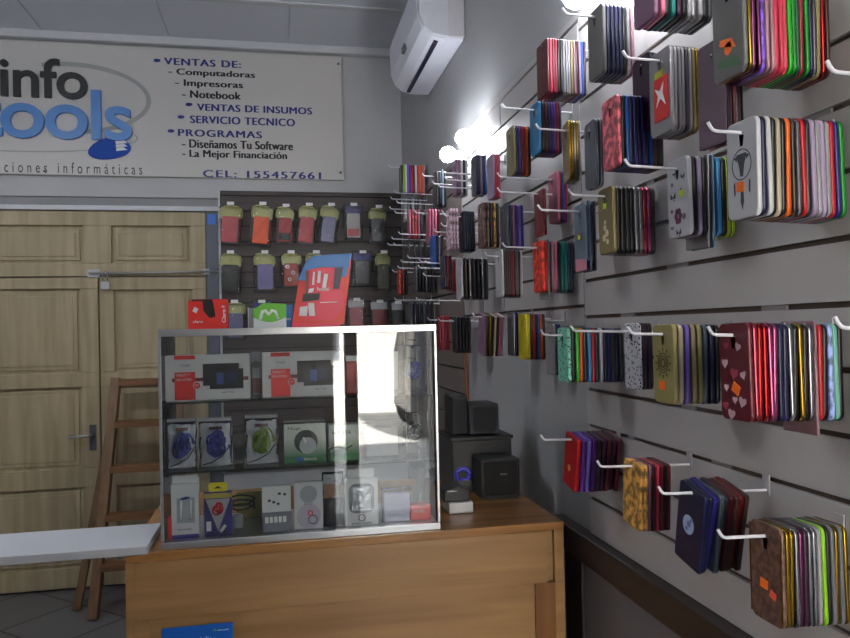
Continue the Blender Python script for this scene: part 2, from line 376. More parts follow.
# ================================================================ SIGN
YS = YB-.03
sg = empty('wall_sign', (-2.45, YS, Z(1.008)), label='large white shop sign with blue and black lettering above the wooden door', cat='sign')
sx = lambda X: X+2.45
M_board = mat('sign_board', srgb(214, 210, 206), .5, noise=.02, scale=2)
box('board', (0, 0, 0), (sx(.45), .028, .826), M_board, sg, bevel=.002)
def stext(s, x0, yb, x1, yt, m, depth=.002, off=0, **k):
    a = at(x0, yb, 1, YS); b_ = at(x1, yt, 1, YS); c_ = at(x0, yt, 1, YS)
    text(s, 'lettering', sg, (sx(a.x), -off, a.z-Z(1.008)), b_.x-a.x, c_.z-a.z, m, depth=depth, **k)
SIGN = [('VENTAS DE:', 164, 64.5, 241, 57.5, M_navyink, .004, 1.15), ('- Computadoras', 168, 76, 255, 68, M_ink, 0, 1.05),
 ('- Impresoras', 175, 87.5, 243, 79, M_ink, 0, 1.05), ('- Notebook', 182, 97.5, 241, 90, M_ink, 0, 1.05),
 ('VENTAS DE INSUMOS', 197, 110.5, 312, 103.5, M_navyink, .0, 1.1), ('SERVICIO TECNICO', 190, 123, 295, 115.5, M_navyink, .004, 1.1),
 ('PROGRAMAS', 178, 136, 262, 129, M_navyink, .0, 1.15), ('- Diseñamos Tu Software', 182, 147.5, 293, 139, M_ink, 0, 1.05),
 ('- La Mejor Financiación', 182, 159, 287, 149.5, M_ink, 0, 1.05), ('CEL: 155457661', 203, 177, 321, 170, M_navyink, .02, 1.2)]
for s, x0, yb, x1, yt, m, bo, sp in SIGN: stext(s, x0, yb, x1, yt, m, bold=0, space=sp, dbl=.006)
for x, y in ((157, 60.5), (189, 104.5), (181, 117), (171, 131)):
    a = at(x, y, 1, YS); bm = bmesh.new(); bm_prism(bm, [(-.02, -.008), (.0, -.012), (.022, -.004), (.018, .008), (-.004, .012), (-.02, .006)], 1, -.002, 0); ob('bullet_mark', bm, M_navyink, sg, loc=(sx(a.x), 0, a.z-Z(1.008)))
stext('info', 1, 97, 87.5, 57, M_ink, .02, .0, bold=.012, space=.97)
stext('tools', -28, 137.5, 132, 86, M_skyblue, .024, .0, bold=.014, space=.93)
stext('soluciones informáticas', -27, 171.5, 142, 160.5, M_ink, .002, 0, space=1.7)
M_ring = mat('grey_ring_ink', srgb(170, 170, 168), .5)
def ring(cx, cy, rx, ry, a0, a1, wd=.014, n=36):
    c_ = at(cx, cy, 1, YS); ex = at(cx+rx, cy, 1, YS).x-c_.x; ez = c_.z-at(cx, cy+ry, 1, YS).z
    bm = bmesh.new(); A = []; B = []
    for i in range(n+1):
        t = math.radians(a0+(a1-a0)*i/n)
        A.append((ex*math.cos(t), ez*math.sin(t))); B.append(((ex-wd)*math.cos(t), (ez-wd)*math.sin(t)))
    bm_ = [[bm.verts.new((u, y, v)) for u, v in pts] for pts in (A, B) for y in (0, -.0015)]
    for i in range(n):
        for p, q in ((0, 1), (1, 3), (3, 2), (2, 0)): bm.faces.new((bm_[p][i], bm_[p][i+1], bm_[q][i+1], bm_[q][i]))
    ob('swoosh_ring', bm, M_ring, sg, loc=(sx(c_.x), 0, c_.z-Z(1.008)))
ring(70, 98, 81, 36, -80, 110, .028)
ring(20, 135, 118, 17, -140, 40, .008)
a = at(108, 148.5, 1, YS); bm = bmesh.new()
bm_prism(bm, [(.125*math.cos(t)-.01*math.sin(2*t), .068*math.sin(t)+.018*math.cos(t)) for t in [i*math.pi/14 for i in range(28)]], 1, -.010, 0)
mo = ob('mouse_emblem', bm, P('emblem_blue', (14, 74, 176), .7), sg, loc=(sx(a.x)+.01, 0, a.z-Z(1.008)))
bm = bmesh.new()
for k in range(3): bm_prism(bm, [(.035+.004*k, .045-.022*k), (.09-.004*k, .052-.022*k), (.108, .036-.022*k), (.04, .026-.022*k)], 1, -.014, -.010)
ob('emblem_buttons', bm, M_paper, mo)
for x, z in ((.43, .78), (.43, .05), (-1.4, .02)):
    bm = bmesh.new(); bm_lathe(bm, [(0, 0), (.008, 0), (.008, .006), (0, .008)], 10); ob('screw', bm, M_metalgrey, sg, loc=(sx(x), 0, z), rot=(math.radians(90), 0, 0))

# ================================================================ AIR CONDITIONER
ac = empty('air_conditioner', (W+.012, 3.2, Z(1.31)), label='white split air conditioner high on the right wall near the back corner', cat='air conditioner')
M_ac = mat('ac_plastic', srgb(226, 227, 238), .4, noise=.02)
bm = bmesh.new()
prof = [(0, 0), (-.10, 0), (-.15, .012), (-.19, .045), (-.212, .10), (-.215, .24), (-.20, .29), (-.17, .31), (0, .31)]
bm_prism(bm, prof, 1, 0.03, .82); ob('casing', bm, M_ac, ac, bevel=.003)
bm = bmesh.new(); bm_prism(bm, [(u*1.01-.0, v) for u, v in [(0, .004), (-.10, .004), (-.148, .014), (-.185, .045), (-.207, .10), (-.21, .24), (-.17, .305), (0, .305)]], 1, 0, .03)
ob('end_cap', bm, mat('ac_end', srgb(205, 206, 214), .45), ac, bevel=.004)
bm = bmesh.new(); bm_box(bm, (-.130, .06, -.004), (-.112, .78, .02)); ob('louvre_slot', bm, P('dark_slot', (28, 24, 52)), ac)
bm = bmesh.new(); bm_prism(bm, [(-.112, -.002), (-.07, -.003), (-.07, .0), (-.112, .002)], 1, .06, .78); ob('louvre', bm, M_ac, ac)
bm = bmesh.new(); bm_box(bm, (-.075, -.010, .0), (-.002, -.0, .30)); ob('pipe_cover', bm, mat('ac_pipe_cover', srgb(196, 192, 196), .5), ac, bevel=.004)
box('badge', (-.218, .35, .07), (-.205, .42, .10), M_metalgrey, ac)

# ================================================================ BULBS (row above the panels)
def bulb(x, y, label, yy=None):
    p = at(x, y, 0, .76)
    e = empty('wall_lamp', (W+.012, p.y, p.z-.02), label=label, cat='lamp')
    bm = bmesh.new(); bm_lathe(bm, [(.03, 0), (.03, .006), (.012, .012), (.012, .03), (0, .03)], 16)
    ob('wall_socket', bm, M_white, e, rot=(0, math.radians(-90), 0))
    bm = bmesh.new(); bm_lathe(bm, [(.0, .028), (.014, .03), (.016, .045), (.03, .062), (.036, .083), (.03, .104), (.016, .116), (0, .119)], 20)
    ob('bulb', bm, mat('lit_bulb', (1, 1, 1, 1), .5, noise=0, emit=(.90, .94, 1, 1), es=85), e, rot=(0, math.radians(-90), 0))
bulb(462, 133, 'lit bare bulb above the panels, upper right of the glowing pair')
bulb(446, 150, 'lit bare bulb above the panels, lower left of the glowing pair')
bulb(573, -13, 'lit bare bulb at the top edge of the photo above the far stacks')
bulb(627, -50, 'lit bare bulb just above the frame over the near slatted panel')
bulb(735, -175, 'unseen bulb added to brighten the near slatted panel, beyond the top right corner')  # extra bulb out of view, added to lift the upper near panel
# added fluorescent, out of frame, to brighten the sign, door and ceiling
cl = empty('added_ceiling_lamp', (-1.7, 2.3, ZC), label='unseen twin tube ceiling lamp added left of the counter to brighten the sign', cat='lamp')
box('housing', (-.6, -.03, -.36), (.6, .03, -.32), M_white, cl, bevel=.004)
for x_ in (-.4, .4):
    bm = bmesh.new(); bm_tube(bm, [(x_, 0, -.32), (x_, 0, 0)], .004); ob('suspension_rod', bm, M_chrome, cl)
for s in (-.045, .045):
    bm = bmesh.new(); bm_tube(bm, [(-.57, s, -.375), (.57, s, -.375)], .013, 10)
    ob('tube', bm, mat('lit_tube', (1, 1, 1, 1), .5, noise=0, emit=(.92, .96, 1, 1), es=CEIL_W), cl)

# ================================================================ COUNTER
CT = Z(-.541)
ct = empty('counter', (-.38, 1.93, 0), label='light brown wooden shop counter under the glass showcase', cat='counter')
cw = .765+.38
box('top', (0, .0, CT-.022), (cw, .70, CT), wood('counter_top_wood', srgb(134, 92, 52), srgb(168, 120, 70), 'X', .25, 2.2, 8), ct, bevel=.002)
box('front_panel', (.012, .012, .05), (cw-.03, .03, CT-.022), M_counter, ct)
box('front_rail', (.02, .002, CT-.165), (cw-.05, .012, CT-.0225), M_counter, ct, bevel=.001)
box('side_panel', (0, .002, 0), (.02, .70, CT-.022), M_counter, ct, bevel=.001)
box('side_panel', (cw-.028, .002, 0), (cw, .70, CT-.022), M_counter, ct, bevel=.001)
box('corner_stile', (cw-.085, .003, .05), (cw-.028, .012, CT-.165), M_counter2, ct)
box('corner_stile', (.02, .006, .05), (.055, .012, CT-.165), M_counter, ct)
box('plinth', (.02, .03, 0), (cw-.03, .05, .05), M_dark, ct)
# leaflet taped to the front
lf = empty('leaflet', (-.2105, 1.931, Z(-.73)), label='blue leaflet with white lettering taped low on the counter front', cat='leaflet')
bm = bmesh.new(); bm_box(bm, (-.085, -.0015, -.24), (.085, 0, 0)); ob('sheet', bm, P('leaflet_blue', (16, 96, 190), .35), lf)
text('tu crédito', 'lettering', lf, (-.04, -.0015, -.047), .085, .018, M_paper)
text('mercado', 'lettering', lf, (.047, -.0015, -.018), .028, .004, M_paper)
box('logo_mark', (.038, -.002, -.017), (.044, -.0015, -.013), M_green, lf)
# white board reaching left of the counter
box('counter_flap', (-1.45, 1.915, CT+.001), (-.325, 2.14, CT+.022), mat('white_board', srgb(190, 192, 198), .6, noise=.06, scale=6), bevel=.002,
    label='white board laid level with the counter, reaching out of frame at left', cat='board')
box('flap_support', (-1.44, 1.95, 0), (-1.41, 2.12, CT+.001), M_white, label='white upright board carrying the far left end of the counter flap', cat='board')

# ================================================================ LADDER
ld = empty('stepladder', (-1.0, 4.45, 0), label='brown wooden stepladder leaning against the pale wooden door', cat='ladder')
def P3(x, y, Y): return at(x, y, 1, Y)-Vector((-1.0, 4.45, 0))
def plank(bm, a, b, w, d):
    a = Vector(a); b = Vector(b); t = (b-a).normalized(); s = Vector((1, 0, 0)); s = (s-t*s.dot(t)).normalized(); n = t.cross(s)
    vs = [bm.verts.new(p+s*i*w/2+n*j*d/2) for p in (a, b) for i, j in ((-1, -1), (1, -1), (1, 1), (-1, 1))]
    for f in ((0, 1, 2, 3), (7, 6, 5, 4), (0, 4, 5, 1), (1, 5, 6, 2), (2, 6, 7, 3), (3, 7, 4, 0)): bm.faces.new([vs[i] for i in f])
tl = P3(116, 383, 4.80); bl = P3(93, 604, 4.42); bl.z = .005
tr = tl+Vector((.36, 0, 0)); brr = bl+Vector((.5, 0, 0))
for a_, b_ in ((bl, tl), (brr, tr)):
    bm = bmesh.new(); plank(bm, a_, b_+(b_-a_)*.02, .05, .07); ob('rail', bm, M_ladder, ld)
for y in (384, 425, 468, 512, 556):
    zz = at(110, y, 1, 4.7).z; t = (zz-bl.z)/(tl.z-bl.z)
    l_ = bl.lerp(tl, t); r_ = brr.lerp(tr, t)
    bm = bmesh.new(); bm_box(bm, (l_.x+.018, l_.y-.05, l_.z-.018), (r_.x-.018, l_.y+.05, l_.z+.018)); ob('step', bm, wood('step_wood', srgb(104, 70, 44), srgb(136, 96, 62), 'X', .55, 3, 10), ld)
rb = P3(77, 602, 4.6); rb.z = .005; rt = tl+Vector((-.02, .07, -.12))
for dx_ in (0, .46):
    bm = bmesh.new(); plank(bm, rb+Vector((dx_, 0, 0)), rt+Vector((dx_*.75, 0, 0)), .042, .035); ob('rear_leg', bm, M_ladder, ld)

# ================================================================ SHOWCASE
SX0, SX1, SY0, SY1 = -.297, .420, 1.945, 2.215
SB, ST = CT, Z(.012)
sc = empty('glass_showcase', (SX0, SY0, SB), label='glass showcase with metal edges standing on the wooden counter', cat='showcase')
sw, sdp, sh = SX1-SX0, SY1-SY0, ST-SB
t_ = .007
bm = bmesh.new()
for x in (0, sw-t_):
    for y in (0, sdp-t_): bm_box(bm, (x, y, .02), (x+t_, y+t_, sh-.018))
ob('corner_posts', bm, M_alu, sc, bevel=.001)
bm = bmesh.new()
for y in (0, sdp-t_): bm_box(bm, (0, y, sh-.018), (sw, y+t_, sh))
for x in (0, sw-t_): bm_box(bm, (x, t_, sh-.018), (x+t_, sdp-t_, sh))
ob('top_frame', bm, M_alu, sc, bevel=.001)
bm = bmesh.new(); bm_box(bm, (0, 0, 0), (sw, sdp, .018)); ob('base', bm, M_alu, sc, bevel=.002)
def pane(a, b): box('glass_pane', a, b, M_glass, sc)
pane((t_, .003, .0185), (sw-t_, .007, sh-.018)); pane((.003, t_, .0185), (.007, sdp-t_, sh-.018)); pane((sw-.007, t_, .0185), (sw-.003, sdp-t_, sh-.018))
pane((t_, t_, sh-.008), (sw-t_, sdp-t_, sh-.003))
SHZ = [SB+.018]
M_shelf = clear('shelf_glass', (.82, .88, .86, 1), .02, .05, .02)
for y_ in (402, 472):
    zz = at(200, y_, 1, SY0).z; SHZ.append(zz)
    box('glass_shelf', (.013, .013, zz-SB-.005), (sw-.013, sdp-.01, zz-SB), M_shelf, sc)
    bm = bmesh.new()
    for x in (.008, sw-.020): bm_box(bm, (x, .02, zz-SB-.012), (x+.012, .03, zz-SB-.0055)); bm_box(bm, (x, sdp-.04, zz-SB-.012), (x+.012, sdp-.03, zz-SB-.0055))
    ob('shelf_brackets', bm, M_black, sc)
SX = lambda x, y, Y: at(x, y, 1, Y)

def face_rect(x0, y0, x1, Y, zb):
    """position on depth plane Y from pixel columns; height from the top pixel"""
    a = at(x0, y0+20, 1, Y); b_ = at(x1, y0+20, 1, Y); t = at((x0+x1)/2, y0, 1, Y)
    return a.x, b_.x, t.z-zb
def carton(name, label, cat, x0, y0, x1, Y, zb, m, d=.04, **k):
    a, b_, h = face_rect(x0, y0, x1, Y, zb)
    e = empty(name, ((a+b_)/2, Y, zb+.0005), label=label, cat=cat, **k); w_ = b_-a
    box('carton', (-w_/2, 0, 0), (w_/2, d, h), m, e, bevel=.0015)
    return e, w_, h
def dec(e, name, x0, z0, x1, z1, m, th=.0008, off=0): return box(name, (x0, -th-off, z0), (x1, -off, z1), m, e)
def disc(e, name, cx, cz, r, m, th=.0008, off=0, r2=None, n=24, a0=0, a1=360):
    bm = bmesh.new()
    if r2 is None: bm_prism(bm, [(cx+r*math.cos(2*math.pi*i/n), cz+r*math.sin(2*math.pi*i/n)) for i in range(n)], 1, -th-off, -off)
    else:
        q = [math.radians(a0+(a1-a0)*i/n) for i in range(n+1)]
        bm_prism(bm, [(cx+r*math.cos(t), cz+r*math.sin(t)) for t in q]+[(cx+r2*math.cos(t), cz+r2*math.sin(t)) for t in q[::-1]], 1, -th-off, -off)
    return ob(name, bm, m, e)
# two tablet boxes
M_scr = P('screen_blue', (70, 92, 160), .3)
def tablet_box(x0, y0, x1, label):
    e, w_, h = carton('tablet_box', label, 'boxed tablet', x0, y0, x1, 1.985, SHZ[1], M_white, .05, group='boxed tablets on the top shelf')
    l = -w_/2
    dec(e, 'red_label', l+w_*.11, h*.02, l+w_*.35, h*.63, M_red)
    dec(e, 'top_red_band', l+w_*.11, h*.91, l+w_*.35, h*.995, M_red)
    dec(e, 'maroon_stripe', l+w_*.08, h*.42, l+w_*.98, h*.50, P('maroon_ink', (110, 26, 34)), .0005)
    text('TABLET 7"', 'lettering', e, (l+w_*.125, -.0012, h*.54), w_*.17, h*.055, M_paper)
    text('HD-W700', 'lettering', e, (l+w_*.125, -.0012, h*.44), w_*.18, h*.055, M_paper)
    text('noga', 'lettering', e, (l+w_*.18, -.0004, h*.74), w_*.11, h*.06, P('grey_blue_ink', (90, 110, 140)))
    dec(e, 'printed_tablet', l+w_*.44, h*.32, l+w_*.87, h*.80, M_black, .001)
    dec(e, 'printed_tablet', l+w_*.52, h*.24, l+w_*.92, h*.68, M_ink, .0016)
    dec(e, 'printed_screen', l+w_*.60, h*.34, l+w_*.69, h*.60, M_scr, .0022); dec(e, 'printed_screen', l+w_*.71, h*.36, l+w_*.84, h*.62, P('screen_dark', (36, 44, 84), .3), .0022)
    disc(e, 'round_seal', l+w_*.37, h*.33, h*.085, M_paper, .0012); s_ = disc(e, 'round_seal', l+w_*.37, h*.33, h*.07, M_red, .0018)
    text('NEW', 'lettering', e, (l+w_*.345, -.0022, h*.31), w_*.05, h*.05, M_paper)
    text('wifi 7" HD', 'lettering', e, (l+w_*.66, -.0004, h*.14), w_*.15, h*.04, M_ink)
    return e
tablet_box(165, 355, 250, 'white and red tablet box on the top shelf, at the left end')
tablet_box(262, 352, 341, 'white and red tablet box on the top shelf, right of its twin')
# dark blister between the boxes
def blister(name, label, x0, y0, x1, Y, zb, parts, cat='blister pack'):
    a, b_, h = face_rect(x0, y0, x1, Y, zb); w_ = b_-a
    e = empty(name, ((a+b_)/2, Y, zb+.0005), label=label, cat=cat)
    bm = bmesh.new(); bm_box(bm, (-w_/2, .012, 0), (w_/2, .014, h)); ob('backing_card', bm, parts.get('card', M_white), e)
    bm = bmesh.new(); bm_box(bm, (-w_*.46, -.01, h*.04), (w_*.46, .0118, h*.78)); ob('plastic_shell', bm, M_bag, e, bevel=.004)
    return e, w_, h
e, w_, h = blister('blister_pack', 'narrow grey blister pack with a dark earpiece between the two tablet boxes', 251, 352, 262, 1.99, SHZ[1], {'card': P('grey_card', (130, 132, 140))})
disc(e, 'earpiece', 0, h*.72, w_*.34, M_black, .006, -.006); box('maroon_insert', (-w_*.42, -.004, h*.1), (w_*.42, .004, h*.42), P('maroon_card', (96, 28, 34)), e)
# items at the right end of the top shelf
e, w_, h = carton('phone_box', 'red slim box behind the bright reflection, right of the tablet boxes', 'box', 346, 356, 360, 2.02, SHZ[1], P('deep_red_card', (150, 30, 36)), .03)
dec(e, 'white_cap', -w_/2, h*.86, w_/2, h, M_paper)
def pillow(name, w_, h, d, m, parent, seedv, amp=.004, n=14, loc=(0, 0, 0)):
    rnd = random.Random(seedv); bm = bmesh.new(); V = []
    ph = [rnd.uniform(0, 6) for _ in range(6)]
    for side in (-1, 1):
        g = []
        for j in range(n+1):
            row = []
            for i in range(n+1):
                u = i/n; v = j/n; bulge = (math.sin(math.pi*u)*math.sin(math.pi*v))**.6
                wob = amp*(math.sin(9*u+ph[0])*math.sin(11*v+ph[1])+.6*math.sin(23*u+ph[2]+7*v)+.5*math.sin(17*v-13*u+ph[3]))
                e_ = (abs(u-.5)*2)**3
                xx_ = (u-.5)*w_*(1+.02*math.sin(12*v+ph[4])*e_)
                row.append(bm.verts.new((xx_, side*(d/2*bulge)+wob*(bulge if 0 < i < n else 0), v*h)))
            g.append(row)
        V.append(g)
        for j in range(n):
            for i in range(n):
                f = bm.faces.new((g[j][i], g[j][i+1], g[j+1][i+1], g[j+1][i])); f.smooth = True
    A, B = V
    for i in range(n): bm.faces.new((A[0][i], A[0][i+1], B[0][i+1], B[0][i])); bm.faces.new((A[n][i], A[n][i+1], B[n][i+1], B[n][i])); bm.faces.new((A[i][0], A[i+1][0], B[i+1][0], B[i][0])); bm.faces.new((A[i][n], A[i+1][n], B[i+1][n], B[i][n]))
    return ob(name, bm, m, parent, loc=loc)
def coil(parent, name, cx, cz, r, m, y, seedv, turns=6, rad=.0022, ar=1.25):
    rnd = random.Random(seedv); pts = []
    for i in range(turns*16+1):
        t = i/16*2*math.pi; k = r*(1-.10*(i//16 % 4))+.15*r*math.sin(t*.37+seedv)
        ox = .38*r*math.sin(t*.61+seedv*1.7); oz = .3*r*math.sin(t*.43+seedv*2.3); sq = .72+.28*math.sin(t*.29+seedv)
        pts.append((cx+ox+k*sq*math.cos(t), y-.004*math.sin(t*2.3+seedv)-.001*(i//16), cz+oz+ar*k*math.sin(t+.25*math.sin(t*.5))+.001*rnd.random()))
    bm = bmesh.new(); bm_tube(bm, pts, rad, 6); return ob(name, bm, m, parent)
def cable_bag(x0, y0, x1, label, colr, sd_, foil):
    a, b_, h = face_rect(x0, y0, x1, 2.0, SHZ[2]); w_ = b_-a
    e = empty('cable_bag', ((a+b_)/2, 2.0, SHZ[2]+.0005), label=label, cat='bagged cable', group='silver zip bags with cables on the middle shelf')
    pillow('foil_back', w_, h, .010, M_foil, e, sd_, .005, loc=(0, .016, 0))
    coil(e, 'coiled_cable', 0, h*.46, w_*.25, colr, .003, sd_, 8, .0034, 1.35); coil(e, 'coiled_cable', w_*.03, h*.5, w_*.17, colr, -.002, sd_+3, 6, .0034, 1.7)
    bm = bmesh.new(); bm_tube(bm, [(-w_*.4, -.006, h*.06), (-w_*.1, -.008, h*.12), (w_*.2, -.006, h*.22), (w_*.4, -.004, h*.4)], .0016, 6); ob('loose_end', bm, M_black, e)
    pillow('clear_front', w_*.98, h*.93, .024, M_bag, e, sd_+9, .002)
    bm = bmesh.new(); bm_box(bm, (-w_/2, -.001, h*.93), (w_/2, .012, h)); ob('zip_strip', bm, clear('zip_clear', (.9, .92, .95, 1), .15, .35, .2), e, bevel=.001)
    box('paper_insert', (-w_*.2, .0, h*.76), (w_*.2, .003, h*.82), P('maroon_card', (96, 28, 34)), e)
M_bc = P('blue_cable', (34, 48, 150)); M_gc = P('green_cable', (122, 146, 44))
cable_bag(167, 419, 197, 'clear silver bag holding a blue coiled cable, leftmost on the middle shelf', M_bc, 1, 1)
cable_bag(199, 418, 232, 'clear silver bag holding a blue coiled cable, second on the middle shelf', M_bc, 5, 1)
cable_bag(245, 415, 278, 'silver bag holding a yellow green coiled cable on the middle shelf', M_gc, 8, 1)
a, b_, h = face_rect(232, 432, 246, 2.06, SHZ[2]); e = empty('small_bag', ((a+b_)/2, 2.06, SHZ[2]+.0005), label='small dull silver bag tucked behind the green cable bag', cat='bag')
pillow('pouch', b_-a, h, .012, M_bag, e, 21, .002); box('dark_insert', (-.012, .001, .004), (.012, .003, h*.5), P('olive_card', (60, 66, 44)), e)
# green white boxes
def gradient_mat(name, top, bot, h):
    m = bpy.data.materials.new(name); m.use_nodes = True; nt = m.node_tree; b = nt.nodes['Principled BSDF']
    tc = nt.nodes.new('ShaderNodeTexCoord'); sp = nt.nodes.new('ShaderNodeSeparateXYZ'); cr = nt.nodes.new('ShaderNodeValToRGB')
    dv = nt.nodes.new('ShaderNodeMath'); dv.operation = 'DIVIDE'; dv.inputs[1].default_value = h
    cr.color_ramp.elements[0].color = bot; cr.color_ramp.elements[0].position = .15; cr.color_ramp.elements[1].color = top; cr.color_ramp.elements[1].position = .6
    for u, v in ((tc.outputs['Object'], sp.inputs[0]), (sp.outputs[2], dv.inputs[0]), (dv.outputs[0], cr.inputs[0]), (cr.outputs[0], b.inputs['Base Color'])): nt.links.new(u, v)
    b.inputs['Roughness'].default_value = .4; return m
MG = gradient_mat('green_white_print', srgb(222, 228, 224), srgb(20, 110, 64), .11)
e, w_, h = carton('headphone_box', 'green and white box with a round window on the middle shelf', 'box', 284, 422, 326, 1.99, SHZ[2], MG, .045)
disc(e, 'round_window', w_*.02, h*.52, w_*.28, P('window_grey', (50, 56, 62), .2)); disc(e, 'product', w_*.06, h*.42, w_*.20, P('product_grey', (176, 184, 190), .3), .0012)
bm = bmesh.new(); bm_tube(bm, [(-.005, -.002, h*.62), (.004, -.003, h*.48)], .003); ob('wand', bm, M_paper, e)
text('Noga', 'lettering', e, (-w_*.4, -.0006, h*.80), w_*.30, h*.09, M_ink); dec(e, 'blue_logo', -w_*.2, h*.05, -w_*.07, h*.14, P('logo_blue', (30, 90, 200)), .001)
text('bluetooth', 'lettering', e, (-w_*.03, -.0006, h*.06), w_*.3, h*.07, M_paper)
dec(e, 'black_top_band', -w_*.5, h*.955, w_*.5, h, M_ink, .001)
e, w_, h = carton('cable_box', 'pale green and white box with printed brand name on the middle shelf', 'box', 329, 425, 360, 1.99, SHZ[2], MG, .045)
text('NISUTA', 'lettering', e, (-w_*.38, -.0006, h*.74), w_*.6, h*.10, M_ink)
bm = bmesh.new(); bm_tube(bm, [(-.02+.022*math.cos(t), -.003, .028+.010*math.sin(t)) for t in [i*.5 for i in range(10)]]+[(.02, -.003, .04)], .0022, 6); ob('printed_cable', bm, P('dark_green', (20, 90, 50)), e)
e, w_, h = carton('phone_box', 'grey box mostly lost in the street reflection on the middle shelf', 'box', 366, 428, 398, 2.03, SHZ[2], mat('grey_box', srgb(150, 152, 158), .4), .04)
# middle shelf right end
a, b_, h = face_rect(402, 412, 426, 2.05, SHZ[2]); e = empty('cable_bag', ((a+b_)/2, 2.05, SHZ[2]+.0005), label='dark bag with a bluish cable at the right end of the middle shelf', cat='bagged cable')
pillow('clear_front', b_-a, h, .024, M_bag, e, 30, .002); coil(e, 'coiled_cable', 0, h*.5, .018, M_black, .0, 4, 5, .003)
a, b_, h = face_rect(402, 345, 426, 2.05, SHZ[1]); e = empty('cable_bag', ((a+b_)/2, 2.05, SHZ[1]+.0005), label='clear bag with a blue cable at the right end of the top shelf', cat='bagged cable')
pillow('clear_front', b_-a, h, .024, M_bag, e, 31, .002); coil(e, 'coiled_cable', 0, h*.45, .016, M_bc, .0, 7, 5, .003)
a, b_, h = face_rect(366, 352, 398, 2.08, SHZ[1]); e = empty('blister_pack', ((a+b_)/2, 2.08, SHZ[1]+.0005), label='pale blister pack behind the bright reflection on the top shelf', cat='blister pack')
box('backing_card', (-(b_-a)/2, 0, 0), ((b_-a)/2, .002, h), M_white, e); disc(e, 'earphones', 0, h*.4, .016, P('pale_blue', (120, 140, 190)), .004)
# bottom shelf
B0 = SHZ[0]
e, w_, h = carton('charger_box', 'white hanging box with a blue oval logo, leftmost on the showcase floor', 'box', 171, 484, 199, 1.975, B0, M_white, .025)
e2_ = box('hang_tab', (-w_*.46, .008, h), (w_*.46, .010, h+.02), M_white, e)
bm = bmesh.new(); bm_prism(bm, [(-.0+.012*math.cos(t), .102+.0035*math.sin(t)+.15*.012*math.cos(t)) for t in [i*math.pi/10 for i in range(20)]], 1, -.001, 0); ob('oval_logo', bm, P('logo_blue2', (20, 50, 140)), e)
dec(e, 'window', -w_*.3, h*.28, w_*.34, h*.74, P('window_pale', (176, 184, 194), .2)); dec(e, 'blue_foot', -w_*.48, h*.0, w_*.48, h*.07, P('foot_blue', (70, 70, 160)))
text('TRAVEL ADAPTER', 'lettering', e, (-w_*.28, -.0006, h*.15), w_*.5, h*.03, M_ink)
for x in (-.012, .012):
    bm = bmesh.new(); bm_tube(bm, [(x, -.003, h*.34), (x+.003, -.003, h*.70)], .003); ob('printed_adapter', bm, M_paper, e)
e, w_, h = carton('charger_box', 'white box standing just behind the oval logo box', 'box', 173, 478, 199, 2.01, B0, M_white, .02)
box('plastic_tube', (-.285, 1.975, B0+.0005), (-.272, 1.99, B0+.06), M_red, bevel=.003, label='small red tube at the far left of the showcase floor', cat='tube')
e, w_, h = carton('cable_pack', 'purple pack with yellow hang tab and triangular window on red cable', 'cable pack', 204, 492, 232, 1.975, B0, P('purple_card', (52, 46, 120)), .018)
bm = bmesh.new(); bm_prism(bm, rrect(w_*.66, .024, .005, 4, 0, h+.011), 1, .004, .007); yt = ob('hang_tab', bm, P('yellow_card', (240, 226, 20)), e)
bm = bmesh.new(); bm_prism(bm, [(-.010, 0), (-.004, .004), (0, .006), (.004, .004), (.010, 0)], 1, .0035, .004); ob('hang_slot', bm, M_ink, yt, loc=(0, 0, h+.008))
bm = bmesh.new(); bm_prism(bm, [(-w_*.44, h*.84), (w_*.44, h*.84), (0, h*.10)], 1, -.001, 0); ob('window', bm, P('win_silver', (170, 174, 184), .2), e)
dec(e, 'gold_band', -w_*.5, h*.86, w_*.5, h*.97, P('gold_band', (180, 170, 80)))
coil(e, 'red_cable', 0, h*.62, w_*.2, P('red_cable', (200, 30, 40)), -.004, 3, 4, .002, .9); dec(e, 'white_label', -w_*.42, h*.12, -w_*.25, h*.34, M_paper, .001)
bm = bmesh.new(); bm_tube(bm, [(.006, -.004, h*.1), (.018, -.004, h*.24)], .004); ob('white_plug', bm, M_paper, e)
a = at(243, 520, 1, 2.08)
e = empty('cable_coil', (a.x, 2.08, B0+.0005), label='loose black and grey cable coil lying behind the purple pack', cat='cable')
bm = bmesh.new(); bm_tube(bm, [((.030+.004*math.sin(3*t))*math.cos(t), -.006*math.sin(t), .04+.012*math.sin(t)+.002*t) for t in [i*.4 for i in range(40)]], .003, 6); ob('cord', bm, M_black, e)
bm = bmesh.new(); bm_lathe(bm, [(0, 0), (.014, 0), (.014, .03), (.008, .036), (0, .036)], 14); ob('plug', bm, mat('plug_grey', srgb(130, 134, 142), .4), e, loc=(-.012, -.03, 0))
box('olive_card', (a.x-.02, 2.14, B0+.0005), (a.x+.11, 2.146, B0+.075), P('olive_yellow_card', (150, 140, 70)), label='dull yellow card leaning at the back of the showcase floor', cat='card')
e, w_, h = carton('adapter_pack', 'white and grey pack with small line drawings on the showcase floor', 'box', 262, 486, 291, 1.975, B0, M_white, .02)
dec(e, 'grey_lower_band', -w_*.5, 0, w_*.5, h*.43, P('grey_purple_card', (128, 132, 150)))
for i in range(5): dec(e, 'printed_plug', -w_*.4+w_*.155*i, h*.2, -w_*.4+w_*.155*i+w_*.11, h*.33, M_paper, .0014)
for u, v in ((-.1, .62), (.1, .8), (-.25, .66), (.28, .78), (.05, .58)): dec(e, 'printed_drawing', w_*u-.003, h*v, w_*u+.004, h*v+.006, M_ink, .001)
